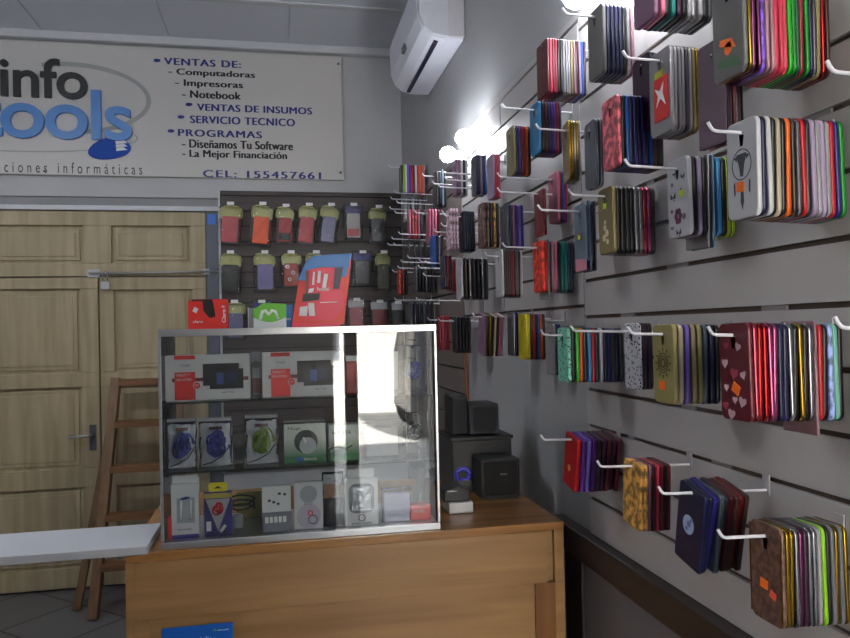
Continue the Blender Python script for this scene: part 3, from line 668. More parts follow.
e, w_, h = carton('earphone_box', 'silver box with two round printed discs on the showcase floor', 'box', 294, 482, 323, 1.975, B0, mat('silver_card', srgb(206, 208, 214), .3), .02)
disc(e, 'printed_disc', 0, h*.74, w_*.30, P('disc_grey', (160, 166, 178), .2)); disc(e, 'printed_disc', 0, h*.28, w_*.42, P('disc_lilac', (190, 186, 206), .2)); disc(e, 'red_mark', w_*.06, h*.34, w_*.10, M_red, .0012, 0, w_*.06)
disc(e, 'dark_ring', w_*.14, h*.2, w_*.17, P('ring_purple', (90, 60, 100)), .0012, 0, w_*.13); text('BT-07', 'lettering', e, (-w_*.15, -.0006, h*.52), w_*.3, h*.04, M_ink)
e = empty('black_pouch', ((at(333, 500, 1, 1.99)).x, 1.99, B0+.0005), label='black packet in a crumpled clear bag on the showcase floor', cat='packet')
pillow('pouch', .058, .075, .02, M_black, e, 40, .001); pillow('clear_top', .056, .145, .026, M_bag, e, 41, .003)
e, w_, h = carton('earphone_box', 'white hanging box with a silvery round window, beside the black packet', 'box', 345, 478, 378, 1.975, B0, M_white, .03)
box('hang_tab', (-w_*.4, .01, h), (w_*.4, .012, h+.022), M_white, e)
bm = bmesh.new(); bm_prism(bm, rrect(w_*.76, h*.62, w_*.2, 5, 0, h*.57), 1, -.001, 0); ob('oval_window', bm, P('win_silver2', (150, 154, 162), .15), e)
pillow('crumpled_film', w_*.6, h*.5, .008, M_foil, e, 44, .003, loc=(0, -.003, h*.32)); disc(e, 'round_logo', 0, h*.16, w_*.11, M_ink, .001, 0, w_*.085)
text('EARPHONES', 'lettering', e, (-w_*.3, -.0006, h*.03), w_*.6, h*.035, M_ink)
e, w_, h = carton('card_reader_pack', 'lilac and white pack in clear plastic right of the earphone box', 'packet', 384, 493, 410, 1.985, B0, P('lilac_card', (186, 184, 214)), .015)
pillow('clear_wrap', w_*1.15, h*1.18, .022, M_bag, e, 46, .002, loc=(0, .006, 0))
e = empty('phone_stand', (at(418, 500, 1, 2.05).x, 2.05, B0+.0005), label='black stand leaning over a red box at the right end of the showcase floor', cat='stand')
bm = bmesh.new(); plank(bm, (-.02, .0, .01), (.022, .03, .12), .02, .01); ob('arm', bm, M_black, e)
e, w_, h = carton('red_box', 'small red box at the right end of the showcase floor', 'box', 411, 505, 431, 1.985, B0, M_red, .04)
text('SANDISK', 'lettering', e, (-w_*.4, -.0006, h*.5), w_*.6, h*.25, M_paper)

# ---- on top of the showcase
TZ = ST+.0005
# red holder box (open-topped, V-cut front)
e = empty('sim_card_box', (at(208, 320, 1, 2.05).x, 2.05, TZ), label='red open cardboard holder with white lettering on top of the showcase, at left', cat='cardboard holder')
w_ = .102; h = .079
bm = bmesh.new(); bm_prism(bm, [(-w_/2, 0), (w_/2, 0), (w_/2, h), (.012, h), (.02, h*.42), (.004, h*.36), (-.012, h*.62), (-.014, h*.94), (-w_/2, h*.94)], 1, 0, .0015); ob('front_wall', bm, M_red, e)
box('back_wall', (-w_/2+.004, .045, 0), (w_/2, .0465, h+.003), P('red_card_shaded', (96, 10, 14)), e)  # inside shade put into a darker copy of the card's red
for x in (-w_/2, w_/2-.0015): box('side_wall', (x, .0016, 0), (x+.0015, .045, h), M_red, e)
box('dark_insert', (-.018, .012, h*.40), (.018, .02, h*.99), M_black, e)
text('Claro', 'lettering', e, (w_/2-.005, -.0002, .016), .036, .010, M_paper, rot=(0, math.radians(-90), 0), bold=.02)
for a_ in (-.35, .2, .75):
    bm = bmesh.new(); bm_tube(bm, [(w_/2-.012+.003*math.sin(a_), -.001, .054+.003*math.cos(a_)), (w_/2-.012+.008*math.sin(a_), -.001, .054+.008*math.cos(a_))], .0009, 6); ob('logo_ray', bm, M_paper, e)
text('claro', 'lettering', e, (-w_/2+.012, -.0002, .016), .026, .008, M_paper, bold=.02)
bm = bmesh.new(); bm_prism(bm, [(-.040, .048), (-.03, .042), (-.024, .054), (-.034, .060)], 1, -.001, 0); ob('white_print', bm, M_paper, e)
# green display
e = empty('counter_display', (at(270, 320, 1, 2.06).x, 2.06, TZ), label='small green and white counter display with a white letter M', cat='display card')
w_ = .088; h = .068
bm = bmesh.new(); bm_prism(bm, [(-w_/2, 0), (w_/2, 0), (w_/2, h-.004), (-w_*.2, h), (-w_/2, h*.72)], 1, 0, .03); ob('box_body', bm, M_white, e)
bm = bmesh.new(); bm_prism(bm, [(-w_/2, h*.42)]+[(-w_/2+w_*i/8, h*(.42-.20*math.sin(math.pi*i/8))) for i in range(1, 8)]+[(w_/2, h*.42), (w_/2, h-.004), (-w_*.2, h), (-w_/2, h*.72)], 1, -.001, 0); ob('green_panel', bm, M_green, e)
mm = [(-.026, .022), (-.020, .045), (-.012, .047), (-.003, .036), (.006, .047), (.014, .045), (.022, .022)]
bm = bmesh.new(); bm_tube(bm, [(u, -.002, v) for u, v in mm], .0052, 8); ob('letter_mark', bm, M_paper, e).scale = (1, .25, 1)
e = empty('leaflet_box', (at(288.5, 320, 1, 2.07).x, 2.07, TZ), label='narrow blue box squeezed between the green display and the pink one', cat='box')
box('carton', (-.011, 0, 0), (.012, .03, .062), M_blue, e, bevel=.001); text('SIM', 'lettering', e, (-.006, -.0004, .02), .012, .005, M_paper)
e = empty('leaflet_box', (at(253.5, 320, 1, 2.08).x, 2.08, TZ), label='grey and white small carton just left of the green display', cat='box')
box('carton', (-.013, 0, 0), (.010, .03, .055), mat('grey_box', srgb(150, 152, 158), .4), e, bevel=.001); box('white_edge', (-.015, .004, 0), (-.013, .028, .057), M_white, e)
# tall pink and blue display
Yd = 2.05
e = empty('counter_display', (at(322, 322, 1, Yd).x, Yd, TZ), label='tall leaning pink red display with a blue top holding small leaflets', cat='display card')
def dp(x, y): p = at(x, y, 1, Yd); return (p.x-e.location.x, max(0, p.z-TZ))
M_pink = P('pink_red_card', (218, 40, 74))
bm = bmesh.new(); bm_prism(bm, [dp(*q) for q in ((292, 324), (344, 324), (352, 254), (327, 255), (312, 257), (306, 262), (299, 280))], 1, 0, .003); ob('back_board', bm, M_red, e)
bm = bmesh.new(); bm_prism(bm, [dp(*q) for q in ((298, 280), (306, 261), (313, 256), (330, 254.5), (352, 253.5), (346, 277), (340, 277), (342, 268), (322, 267), (308, 270), (305, 281))], 1, -.003, -.0002); ob('blue_header', bm, M_blue, e)
bm = bmesh.new(); bm_prism(bm, [dp(*q) for q in ((304, 320), (334, 321), (344, 308), (341, 268), (312, 268), (308, 292), (303, 300))], 1, -.0022, -.0003); ob('pink_panel', bm, M_pink, e)
def dquad(name, q, m, t): bm = bmesh.new(); bm_prism(bm, [dp(*p) for p in q], 1, -t, -.0023); return ob(name, bm, m, e)
dquad('dark_slot', ((302, 302), (319, 300), (320, 293), (303, 294)), M_black, .0045); dquad('dark_slot', ((333, 289), (339, 289), (343, 267), (335, 268)), P('dark_purple', (40, 24, 60)), .0045)
dquad('dark_slot', ((305, 295), (308, 295), (309, 271), (306, 271)), P('maroon_ink', (110, 26, 34)), .004)
for q in (((312, 285), (314, 285), (315, 272), (313, 272)), ((317, 283), (320, 283), (321, 271), (318, 271)), ((322, 288), (326, 288), (328, 274), (324, 274)), ((308, 293), (313, 292), (314, 288), (309, 289))): dquad('white_card', q, M_paper, .004)
for i, q in enumerate((((299, 316), (307, 316), (308, 306), (300, 307)), ((309, 316), (315, 316), (314, 303), (308, 303)))): dquad('white_card', q, M_paper, .004)
text('Personal', 'lettering', e, (dp(317, 290)[0], -.0024, dp(317, 291)[1]), .033, .010, M_paper, bold=.02)
dquad('thin_line', ((320, 303), (337, 302.4), (337, 301.6), (320, 302.2)), M_paper, .003)
box('tray_lip', (dp(292, 322)[0], -.02, 0), (dp(344, 322)[0]-.012, -.004, .010), M_pink, e)

# ---- things on the counter behind the showcase
def cab(name, label, cat, x0, x1, ytop, Y, zb, d, m, bevel=.006):
    a = at(x0, ytop+15, 1, Y).x; b_ = at(x1, ytop+15, 1, Y).x; h = at((x0+x1)/2, ytop, 1, Y).z-zb
    e = empty(name, ((a+b_)/2, Y, zb+.0005), label=label, cat=cat); w_ = b_-a
    box('housing', (-w_/2, 0, 0), (w_/2, d, h), m, e, bevel=bevel); return e, w_, h
e, w_, h = cab('computer_case', 'large dark grey computer case standing on the counter against the wall', 'computer', 452, 512, 440, 2.36, CT, .2, M_char, .004)
dec(e, 'front_panel', -w_/2+.006, .006, w_/2-.006, h-.01, mat('soft_black', srgb(36, 37, 41), .5), .003)
box('top_ledge', (-w_/2-.004, -.006, h+.0005), (w_/2+.004, .2, h+.012), M_black, e, bevel=.002)
zt = CT+h+.0135
e, w_, h = cab('speaker', 'dark square speaker resting on top of the grey computer case', 'speaker', 470, 499, 404, 2.38, zt, .12, M_char); 
bm = bmesh.new(); bm_prism(bm, rrect(w_*.8, h*.8, .01, 4, 0, h*.5), 1, -.003, -.0); ob('grille', bm, mat('grille_cloth', srgb(40, 41, 46), .9, bump=.6, scale=300), e)
e, w_, h = cab('speaker', 'tall black speaker beside the dark square one on the computer case', 'speaker', 452, 468, 396, 2.40, zt, .12, M_black)
bm = bmesh.new(); bm_prism(bm, rrect(w_*.75, h*.85, .006, 4, 0, h*.5), 1, -.003, -.0); ob('grille', bm, mat('grille_cloth', srgb(40, 41, 46), .9), e)
e, w_, h = cab('subwoofer', 'black cube subwoofer with a small pale logo on the counter', 'speaker', 481, 520, 459, 2.24, CT, .11, M_black)
bm = bmesh.new(); bm_prism(bm, rrect(w_*.86, h*.84, .012, 4, 0, h*.52), 1, -.004, -.0); g_ = ob('grille', bm, mat('grille_black', srgb(18, 18, 21), .8, bump=.5, scale=300), e)
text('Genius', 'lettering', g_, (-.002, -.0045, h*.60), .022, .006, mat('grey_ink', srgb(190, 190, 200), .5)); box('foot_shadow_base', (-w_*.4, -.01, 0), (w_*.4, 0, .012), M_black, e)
e = empty('card_printer', (at(456, 515, 2, CT).x, 2.09, CT+.0005), label='small white based device with a black top beside the showcase', cat='printer')
box('base', (-.018, 0, 0), (.055, .09, .032), M_white, e, bevel=.004); bm = bmesh.new(); bm_prism(bm, [(-.03, .032), (.05, .032), (.048, .062), (.02, .078), (-.028, .066)], 1, .012, .09); ob('upper_body', bm, M_black, e, bevel=.004)
box('paper_slip', (-.02, .004, .064), (.008, .03, .0665), M_paper, e)
e = empty('tape_roll', (at(463, 484, 1, 2.16).x, 2.16, CT+.079), label='small blue round item resting on the black device top', cat='roll')
bm = bmesh.new(); bm_tube(bm, [(.02*math.cos(t), 0, .0+.018*math.sin(t)+.02) for t in [i*math.pi/8 for i in range(17)]], .007, 8); ob('ring', bm, P('blue_violet', (60, 60, 190)), e)
bm = bmesh.new(); bm_box(bm, (-.02, -.01, -.012), (.02, .012, .004)); ob('stand', bm, M_black, e)

# ================================================================ PACKETS ON THE BACK PANEL
YP = YB-.02
packs = [  # x, y top of card, height px, width px, card colour, item colour, tilt, kind, label
 (231, 205, 38, 20, 'olive', (206, 96, 100), 4, 'pink item in a clear packet, leftmost of the top row on the dark panel'),
 (263, 205, 40, 19, 'olive', (238, 92, 24), 6, 'bright orange item in a clear packet, top row of the dark panel'),
 (286, 207, 36, 16, 'olive', (176, 36, 48), 4, 'crimson and black item in a packet right of the orange one, top row'),
 (309, 206, 38, 17, 'olive', (186, 32, 44), 8, 'tilted crimson item in a clear packet, middle of the top row'),
 (331, 206, 38, 17, 'olive', (112, 110, 150), 8, 'lavender item in a clear packet, top row of the dark panel'),
 (353, 206, 37, 17, 'purple', (196, 190, 186), 0, 'pale packet with a red band near its foot, top row'),
 (378, 208, 36, 16, 'olive', (38, 40, 46), 2, 'black item in a packet, rightmost of the top row on the dark panel'),
 (231, 253, 39, 19, 'olive', (18, 18, 22), 3, 'black item under a yellow green card, leftmost of the second row'),
 (265, 253, 37, 19, 'olive', (120, 112, 170), 0, 'violet item in a silver edged packet, second row of the dark panel'),
 (291, 253, 34, 18, 'olive', (170, 40, 30), 0, 'brick red packet with white marks, second row of the dark panel'),
 (316, 253, 36, 18, 'olive', (60, 60, 64), 0, 'packet mostly hidden behind the tall pink display, second row'),
 (362, 253, 36, 19, 'navy', (24, 26, 40), 0, 'dark packet with a navy header right of the tall display, second row'),
 (383, 253, 38, 14, 'olive', (92, 96, 70), 0, 'olive packet, rightmost of the second row on the dark panel'),
 (235, 302, 36, 18, 'olive', (120, 120, 160), 0, 'lavender packet rising behind the showcase beside the red holder, third row'),
 (262, 302, 34, 18, 'navy', (50, 60, 80), 0, 'dark slate packet hidden behind the green display, third row'),
 (356, 300, 36, 17, 'white', (176, 90, 100), 0, 'dusky pink packet in clear plastic right of the tall display, third row'),
 (379, 302, 36, 18, 'white', (150, 40, 54), 0, 'dark red packet in a clear box, third row of the dark panel'),
 (397, 303, 34, 12, 'white', (40, 38, 46), 0, 'black packet in a clear box, rightmost of the third row'),
]
cards = {'olive': P('olive_green_card', (186, 186, 116)), 'purple': P('purple_header', (70, 64, 120)), 'navy': P('navy_header', (36, 38, 130)), 'white': P('pale_header', (200, 196, 200))}
for i, (x, yt, hp, wp, cn, col, tilt, lab) in enumerate(packs):
    top = at(x, yt, 1, YP-.05); s = 4.72/F_PX; w_ = wp*s; h = hp*s; hz = top.z-.012
    hk = empty('panel_hook', (top.x, YP, hz), label='hook with white price tab holding the '+' '.join(lab.replace(',', '').split()[:9]), cat='hook')
    bm = bmesh.new(); bm_tube(bm, [(0, 0, 0), (0, -.085, 0), (0, -.095, .004)], .0022, 6); ob('arm', bm, M_chrome, hk)
    bm = bmesh.new(); bm_box(bm, (-.02, -.0015, -.004), (.02, 0, .018)); ob('back_clip', bm, M_chrome, hk)
    box('price_tab', (-.022, -.104, .004), (.022, -.1025, .024), M_paper, hk)
    e = empty('accessory_packet', (top.x, YP-.055, hz), label=lab, cat='packet', group='hanging packets on the dark back panel'); e.rotation_euler = (0, math.radians(tilt), 0)
    # header card with a scalloped top
    bm = bmesh.new(); pts = [(-w_*.46, -h*.30), (w_*.46, -h*.30), (w_*.5, -h*.12), (w_*.47, -h*.05), (w_*.24, .006), (-.004, .012), (-w_*.3, .008), (-w_*.47, -h*.02), (-w_*.5, -h*.14)]
    if cn != 'olive': pts = [(-w_*.48, -h*.16), (w_*.48, -h*.16), (w_*.48, .012), (.012, .016), (-.012, .016), (-w_*.48, .012)]
    pts = [(u*(1.16 if cn == 'olive' else 1.0), v) for u, v in pts]
    bm_prism(bm, pts, 1, .004, .006); ob('header_card', bm, cards[cn], e, rot=(0, math.radians((i*37 % 15)-5) if cn == 'olive' else 0, 0))
    hd_ = -h*.24 if cn == 'olive' else -h*.14
    bm = bmesh.new(); bm_prism(bm, rrect(w_*.80, h*.68, .010, 4, 0, hd_-h*.36), 1, -.010, .003); ob('item', bm, P('packet_item_%d' % i, col, .35), e, bevel=.003)
    if i in (2, 5):
        box('lower_band', (-w_*.36, -.0125, hd_-h*.66), (w_*.36, -.0105, hd_-h*.46), M_black if i == 2 else P('red_band', (180, 40, 40)), e)
    if i in (9,):
        for u, v in ((-.2, -.12), (.1, -.3), (-.1, -.5)): disc(e, 'white_mark', w_*u, hd_+h*v, .012, M_paper, .001, .0102, .007)
    pl_ = pillow('clear_bag', w_*1.12, h*1.0, .034, M_bag, e, 60+i, .005); pl_.location = (0, -.003, hd_-h*.76)

# ================================================================ HOOKS AND CASES ON THE RIGHT WALL
PAL = {  # word: (rgb, finish)
 'white': ((226, 226, 232), 'p'), 'black': ((20, 20, 24), 'p'), 'red': ((196, 24, 34), 'p'), 'crimson': ((150, 20, 44), 'p'), 'pink': ((222, 120, 150), 'p'),
 'coral': ((236, 66, 96), 'p'), 'orange': ((236, 104, 14), 'p'), 'yellow': ((226, 210, 20), 'p'), 'lime': ((150, 214, 30), 'p'), 'green': ((20, 150, 44), 'p'),
 'bright_green': ((50, 190, 40), 'p'), 'dark_green': ((10, 84, 56), 'p'), 'teal': ((20, 128, 120), 'p'), 'dark_teal': ((16, 62, 74), 'p'), 'blue': ((32, 96, 190), 'p'),
 'sky_blue': ((60, 150, 210), 'p'), 'navy': ((22, 26, 70), 'p'), 'indigo': ((46, 34, 130), 'p'), 'purple': ((96, 40, 140), 'p'), 'violet': ((120, 100, 200), 'p'), 'lilac': ((180, 160, 196), 'p'),
 'mauve': ((150, 108, 140), 'p'), 'plum': ((60, 22, 52), 'p'), 'maroon': ((84, 16, 28), 'p'), 'brown': ((74, 44, 36), 'p'), 'dark_brown': ((40, 26, 24), 'p'), 'beige': ((196, 184, 156), 'p'),
 'tan': ((164, 144, 108), 'p'), 'olive': ((146, 138, 88), 'p'), 'grey': ((110, 112, 118), 'p'), 'slate': ((70, 82, 96), 'p'), 'charcoal': ((44, 44, 50), 'p'), 'mint': ((130, 200, 180), 'p'),
 'gold': ((200, 160, 60), 'm'), 'silver': ((190, 190, 198), 'm'), 'rose_metallic': ((226, 90, 110), 'm'), 'red_metallic': ((210, 50, 54), 'm'), 'pink_metallic': ((226, 110, 160), 'm'), 'mauve_metallic': ((160, 90, 140), 'm'),
 'clear': ((214, 210, 214), 'c'), 'clear_pink': ((230, 180, 190), 'c'), 'clear_blue': ((150, 180, 210), 'c'), 'clear_gold': ((200, 180, 120), 'c'), 'clear_smoke': ((110, 104, 116), 'c'), 'clear_mauve': ((160, 130, 150), 'c'),
 'rose_marbled': ((190, 84, 96), 'n'), 'pink_patterned': ((200, 160, 176), 'n'), 'red_patterned': ((176, 48, 40), 'n'), 'brown_patterned': ((96, 70, 62), 'n'), 'gold_patterned': ((176, 130, 60), 'n'),
 'dark_red': ((116, 18, 24), 'p'), 'red_glitter': ((224, 40, 24), 'n'), 'blue_glitter': ((120, 136, 190), 'n'), 'purple_patterned': ((96, 54, 170), 'n'), 'wine_hearts': ((112, 28, 44), 'p'), 'mandala_olive': ((176, 164, 104), 'p'), 'mint_speckled': ((120, 196, 172), 'v'), 'white_speckled': ((206, 206, 214), 'v'), 'black_striped': ((24, 24, 26), 's'),
 'autumn_patterned': ((104, 70, 58), 'n2'), 'smoky_grey': ((128, 126, 124), 'p'),
}
def cmat(word):
    key = 'case_'+word
    if key in MATS: return MATS[key]
    rgb, fin = PAL[word]
    if fin == 'p': return mat(key, tuple(c*.68 for c in srgb(*rgb)[:3])+(1,), .3, noise=.06, scale=12)  # plain colours dimmed to stand for shading in the gaps between cases
    if fin == 'm': return mat(key, tuple(c*.55 for c in srgb(*rgb)[:3])+(1,), .2, .9, noise=.03)
    if fin == 'c': return clear(key, srgb(*rgb), .04, .38, .25)
    m = mat(key, srgb(*rgb), .35, noise=0); nt = m.node_tree; b = nt.nodes['Principled BSDF']
    tc = nt.nodes.new('ShaderNodeTexCoord'); cr = nt.nodes.new('ShaderNodeValToRGB')
    if fin in ('n', 'n2'):
        n = nt.nodes.new('ShaderNodeTexNoise'); n.inputs['Scale'].default_value = 60 if fin == 'n' else 90; n.inputs['Detail'].default_value = 4; src = n.outputs['Fac']
        kk = 2.0 if fin == 'n' else 1.2; c2 = tuple(min(1, c*kk+.02) for c in srgb(*rgb)[:3])+(1,); c1 = tuple(c*.55 for c in srgb(*rgb)[:3])+(1,)
        cr.color_ramp.elements[0].position = .42; cr.color_ramp.elements[1].position = .6
    elif fin == 'v':
        n = nt.nodes.new('ShaderNodeTexVoronoi'); n.inputs['Scale'].default_value = 125; src = n.outputs['Distance']; c1 = srgb(30, 36, 44); c2 = srgb(*rgb)
        cr.color_ramp.elements[0].position = .30; cr.color_ramp.elements[1].position = .35
    else:
        n = nt.nodes.new('ShaderNodeTexWave'); n.bands_direction = 'X'; n.inputs['Scale'].default_value = 90; src = n.outputs['Fac']; c1 = srgb(*rgb); c2 = srgb(170, 210, 20)
        cr.color_ramp.elements[0].position = .6; cr.color_ramp.elements[1].position = .62
    cr.color_ramp.elements[0].color = c1; cr.color_ramp.elements[1].color = c2
    nt.links.new(tc.outputs['Object'], n.inputs['Vector']); nt.links.new(src, cr.inputs[0]); nt.links.new(cr.outputs[0], b.inputs['Base Color'])
    return m
def shell_mesh(name, w_, h, t, r, top=.016, hw=.013, hh=.023, solid=False):
    """case: outline in YZ with a camera hole whose upper edge sits at z=0; back plate at x=0, rim towards +x"""
    cz = top-h/2; hcz = -hh/2
    N = 32
    def outl(ins):
        w2, h2, rr = w_-2*ins, h-2*ins, max(.002, r-ins); return rrect(w2, h2, rr, 7, 0, cz)
    base = outl(0)
    def hole(g=0):
        pts = []
        for (y, z) in base:
            a = math.atan2((z-hcz)/hh, (y)/hw); c_, s_ = math.cos(a), math.sin(a)
            k = (abs(c_)**4+abs(s_)**4)**(-.25); pts.append(((hw/2+g)*c_*k, hcz+(hh/2+g)*s_*k))
        return pts
    ww = .0016
    loops = [(hole(), 0), (outl(.0022), 0), (outl(.0005), .001), (outl(0), .003), (outl(0), t-.001), (outl(.0006), t)]
    if solid: loops += [(outl(.0022), t), (hole(), t)]
    else: loops += [(outl(ww), t), (outl(ww), ww+.001), (outl(ww+.002), ww), (hole(), ww)]
    bm = bmesh.new(); V = [[bm.verts.new((x, y, z)) for y, z in lp] for lp, x in loops]; n = len(base); k = len(V)
    for i in range(k):
        A, B = V[i], V[(i+1) % k]
        for j in range(n):
            f = bm.faces.new((A[j], A[(j+1) % n], B[(j+1) % n], B[j])); f.smooth = 1 <= i <= 4
    return mk(bm, name, [M_black])
MESH = {
 'c': shell_mesh('phone_case', .074, .147, .0088, .012), 'cs': shell_mesh('phone_case_small', .068, .134, .0085, .011),
 'cl': shell_mesh('phone_case_large', .079, .157, .0088, .013), 'w': shell_mesh('wallet_case', .080, .142, .0115, .006, top=.007, hw=.008, hh=.008, solid=True),
 'wl': shell_mesh('wallet_case_large', .084, .160, .0115, .006, top=.007, hw=.008, hh=.008, solid=True),
 'ws': shell_mesh('wallet_case_small', .076, .136, .0105, .006, top=.007, hw=.008, hh=.008, solid=True), 'b': shell_mesh('bag', .078, .172, .004, .004, top=.02, hw=.008, hh=.008, solid=True),
}
KN = {'wl': ('wallet_case', 'wallet case'), 'c': ('phone_case', 'phone case'), 'cs': ('phone_case', 'phone case'), 'cl': ('phone_case', 'phone case'), 'w': ('wallet_case', 'wallet case'), 'ws': ('wallet_case', 'wallet case'), 'b': ('packaged_case', 'bagged case')}
ORD = 'first second third fourth fifth sixth seventh eighth ninth tenth eleventh twelfth thirteenth fourteenth fifteenth sixteenth seventeenth eighteenth nineteenth twentieth twenty-first twenty-second twenty-third twenty-fourth twenty-fifth'.split()
XT = .64     # how far from the camera plane the tips stand: hooks are 20 cm long
M_ = {'n': 0}
def decal(parent, name, polys, m, x=-.0006):
    bm = bmesh.new()
    for p in polys: bm_prism(bm, p, 0, x, .0)
    return ob(name, bm, m, parent)
def circ(cy, cz, r, n=14, sy=1): return [(cy+r*sy*math.cos(2*math.pi*i/n), cz+r*math.sin(2*math.pi*i/n)) for i in range(n)]
def hooked(tipx, tipy, L_=.20, rise=.010, tip_len=.014):
    p = at(tipx, tipy, 0, W-L_); return p
def make_hook(p, L_, label, curl=True, group=None):
    e = empty('slatwall_hook', (W, p.y, p.z), label=label, cat='hook', group=group)
    bm = bmesh.new(); pts = [(.004, 0, -.006), (-.01, 0, -.006), (-L_+.006, 0, 0)]
    if curl: pts += [(-L_, 0, .0015), (-L_-.004, 0, .006), (-L_-.008, 0, .013)]
    bm_tube(bm, pts, .0026, 8); ob('arm', bm, M_hook, e)
    bm = bmesh.new(); bm_box(bm, (-.0025, -.010, -.014), (-.0005, .010, .022)); ob('backplate', bm, M_plate, e, bevel=.0006)
    return e
ORDER = []
def stack(phrase, tip, fx, ex, cols, kind='c', L_=.20, swing=0, jit=1.5, lead=None, deco=None, yaw=0, drop=0, yoff=0, hook=True, vis=True):
    """cases on one hook. tip: pixel of the hook tip; fx, ex: pixel columns where the row of cases starts and ends"""
    p = at(tip[0], tip[1], 0, W-L_)
    def xof(target, dy):
        lo, hi = W-L_-.05, W+.05
        for _ in range(30):
            mid = (lo+hi)/2
            if px((mid, p.y+dy, p.z-.05))[0] < target: lo = mid
            else: hi = mid
        return lo
    hw_ = .037 if kind != 'b' else .044
    x0 = min(max(xof(fx, hw_), W-L_+.004), W-.03); x1 = max(min(xof(ex, -hw_), W-.008), x0+.02)
    words = []
    for c_ in cols.split():
        k = 1
        if '*' in c_: c_, k = c_.split('*'); k = int(k)
        words += [c_]*k
    if vis: make_hook(p, L_, 'white wire hook carrying the '+phrase)
    else: make_hook(p, W-x0+.006, 'white wire hook hidden inside the '+phrase, curl=False)
    n = len(words); step = (x1-x0)/n
    out = []
    for i, wd in enumerate(words):
        kd = kind
        if ':' in wd: kd, wd = wd.split(':')
        word = wd; me = MESH[kd]; th = {'c': .0088, 'cs': .0085, 'cl': .0088, 'w': .0115, 'wl': .0115, 'ws': .0105, 'b': .004}[kd]
        sc_ = min(1.0, (step*math.cos(math.radians(yaw))-.0012)/th)
        X = x0+i*step; rz_ = (X-W)/L_*0
        zt_ = p.z-.006+.006*(W-X)/L_+.0024+.0002
        nm, cat = KN[kd]
        o = bpy.data.objects.new(nm, me); C.objects.link(o)
        if o.material_slots: o.material_slots[0].link = 'OBJECT'; o.material_slots[0].material = cmat(word)
        r_ = random.uniform(-jit, jit)
        o.location = (X, p.y, zt_-drop-.002*0); o.scale = (sc_, 1, 1)
        o.rotation_euler = (math.radians(swing+r_), 0, math.radians(yaw))
        cname = word.replace('_', ' ')
        if i == 0 and lead: lab = lead
        else: lab = '%s %s, %s from front among %s' % (cname, cat, ORD[i], phrase)
        tag(o, lab, cat, group=phrase)
        M_['n'] += 1; out.append(o)
    if deco: deco(out)
    return out
def sticker(o, m, y=0, z=-.08, s=.014, rot=.1):
    c_, s_ = math.cos(rot), math.sin(rot)
    q = [(-s*.6, -s*.5), (s*.6, -s*.5), (s*.6, s*.5), (-s*.6, s*.5)]
    d = decal(o, 'price_sticker', [[(y+u*c_-v*s_, z+u*s_+v*c_) for u, v in q]], m, -.0012)
def stk(m, **k): return lambda out: sticker(out[0], m, **k)
def deco_dream(out):
    o = out[0]; bm = bmesh.new()
    for r1, n in ((.024, 28), (.0215, 28)):
        pass
    A = circ(.0, -.050, .0235, 30); B = circ(.0, -.050, .0220, 30)
    v = [[bm.verts.new((x, y, z)) for y, z in pp] for pp in (A, B) for x in (0, -.0006)]
    for i in range(30):
        j = (i+1) % 30
        for p_, q_ in ((0, 1), (1, 3), (3, 2), (2, 0)): bm.faces.new((v[p_][i], v[p_][j], v[q_][j], v[q_][i]))
    for pl_ in ([(-.012, -.034), (.012, -.034), (.006, -.052), (.003, -.068), (-.003, -.068), (-.006, -.052)], [(-.019, -.038), (-.010, -.036), (-.012, -.044)], [(.019, -.038), (.010, -.036), (.012, -.044)],
                [(-.02, -.078), (-.017, -.074), (-.016, -.092), (-.019, -.096)], [(.02, -.078), (.017, -.074), (.016, -.092), (.019, -.096)], [(-.003, -.088), (.003, -.088), (.004, -.105), (0, -.118), (-.004, -.105)]):
        bm_prism(bm, pl_, 0, -.0006, 0)
    ob('printed_dreamcatcher', bm, P('print_grey', (52, 56, 64)), o)
    sticker(o, M_orange, y=.004, z=-.083, s=.015)
def deco_butterfly(out):
    o = out[0]; M1 = P('print_plum', (110, 60, 84)); M2 = P('print_dark', (40, 30, 40))
    fl = []
    for k in range(6):
        a = k*math.pi/3; fl.append(circ(.006*math.cos(a)*1.2, -.092+.010*math.sin(a), .006, 10))
    decal(o, 'printed_flower', fl, M1)
    bt = []
    for cy, cz, s in ((.016, -.055, .009), (-.020, -.022, .006), (.0, -.124, .008), (.022, -.112, .004), (.01, -.012, .004)):
        bt += [[(cy, cz), (cy-s, cz+s), (cy-s*.9, cz-s*.3)], [(cy, cz), (cy+s*.9, cz-s*.3), (cy+s, cz+s)], [(cy, cz), (cy-s*.6, cz-s), (cy-.1*s, cz-s*.5)]]
    decal(o, 'printed_butterflies', bt, M2, -.0007)
    decal(o, 'printed_scroll', [circ(-.020, -.095, .006, 12), circ(.018, -.030, .004, 10), circ(-.012, -.044, .003, 8), circ(.022, -.080, .004, 8)], P('print_mid', (120, 100, 120)), -.0005)
    sticker(o, M_lime, y=-.014, z=-.052, s=.012, rot=0)
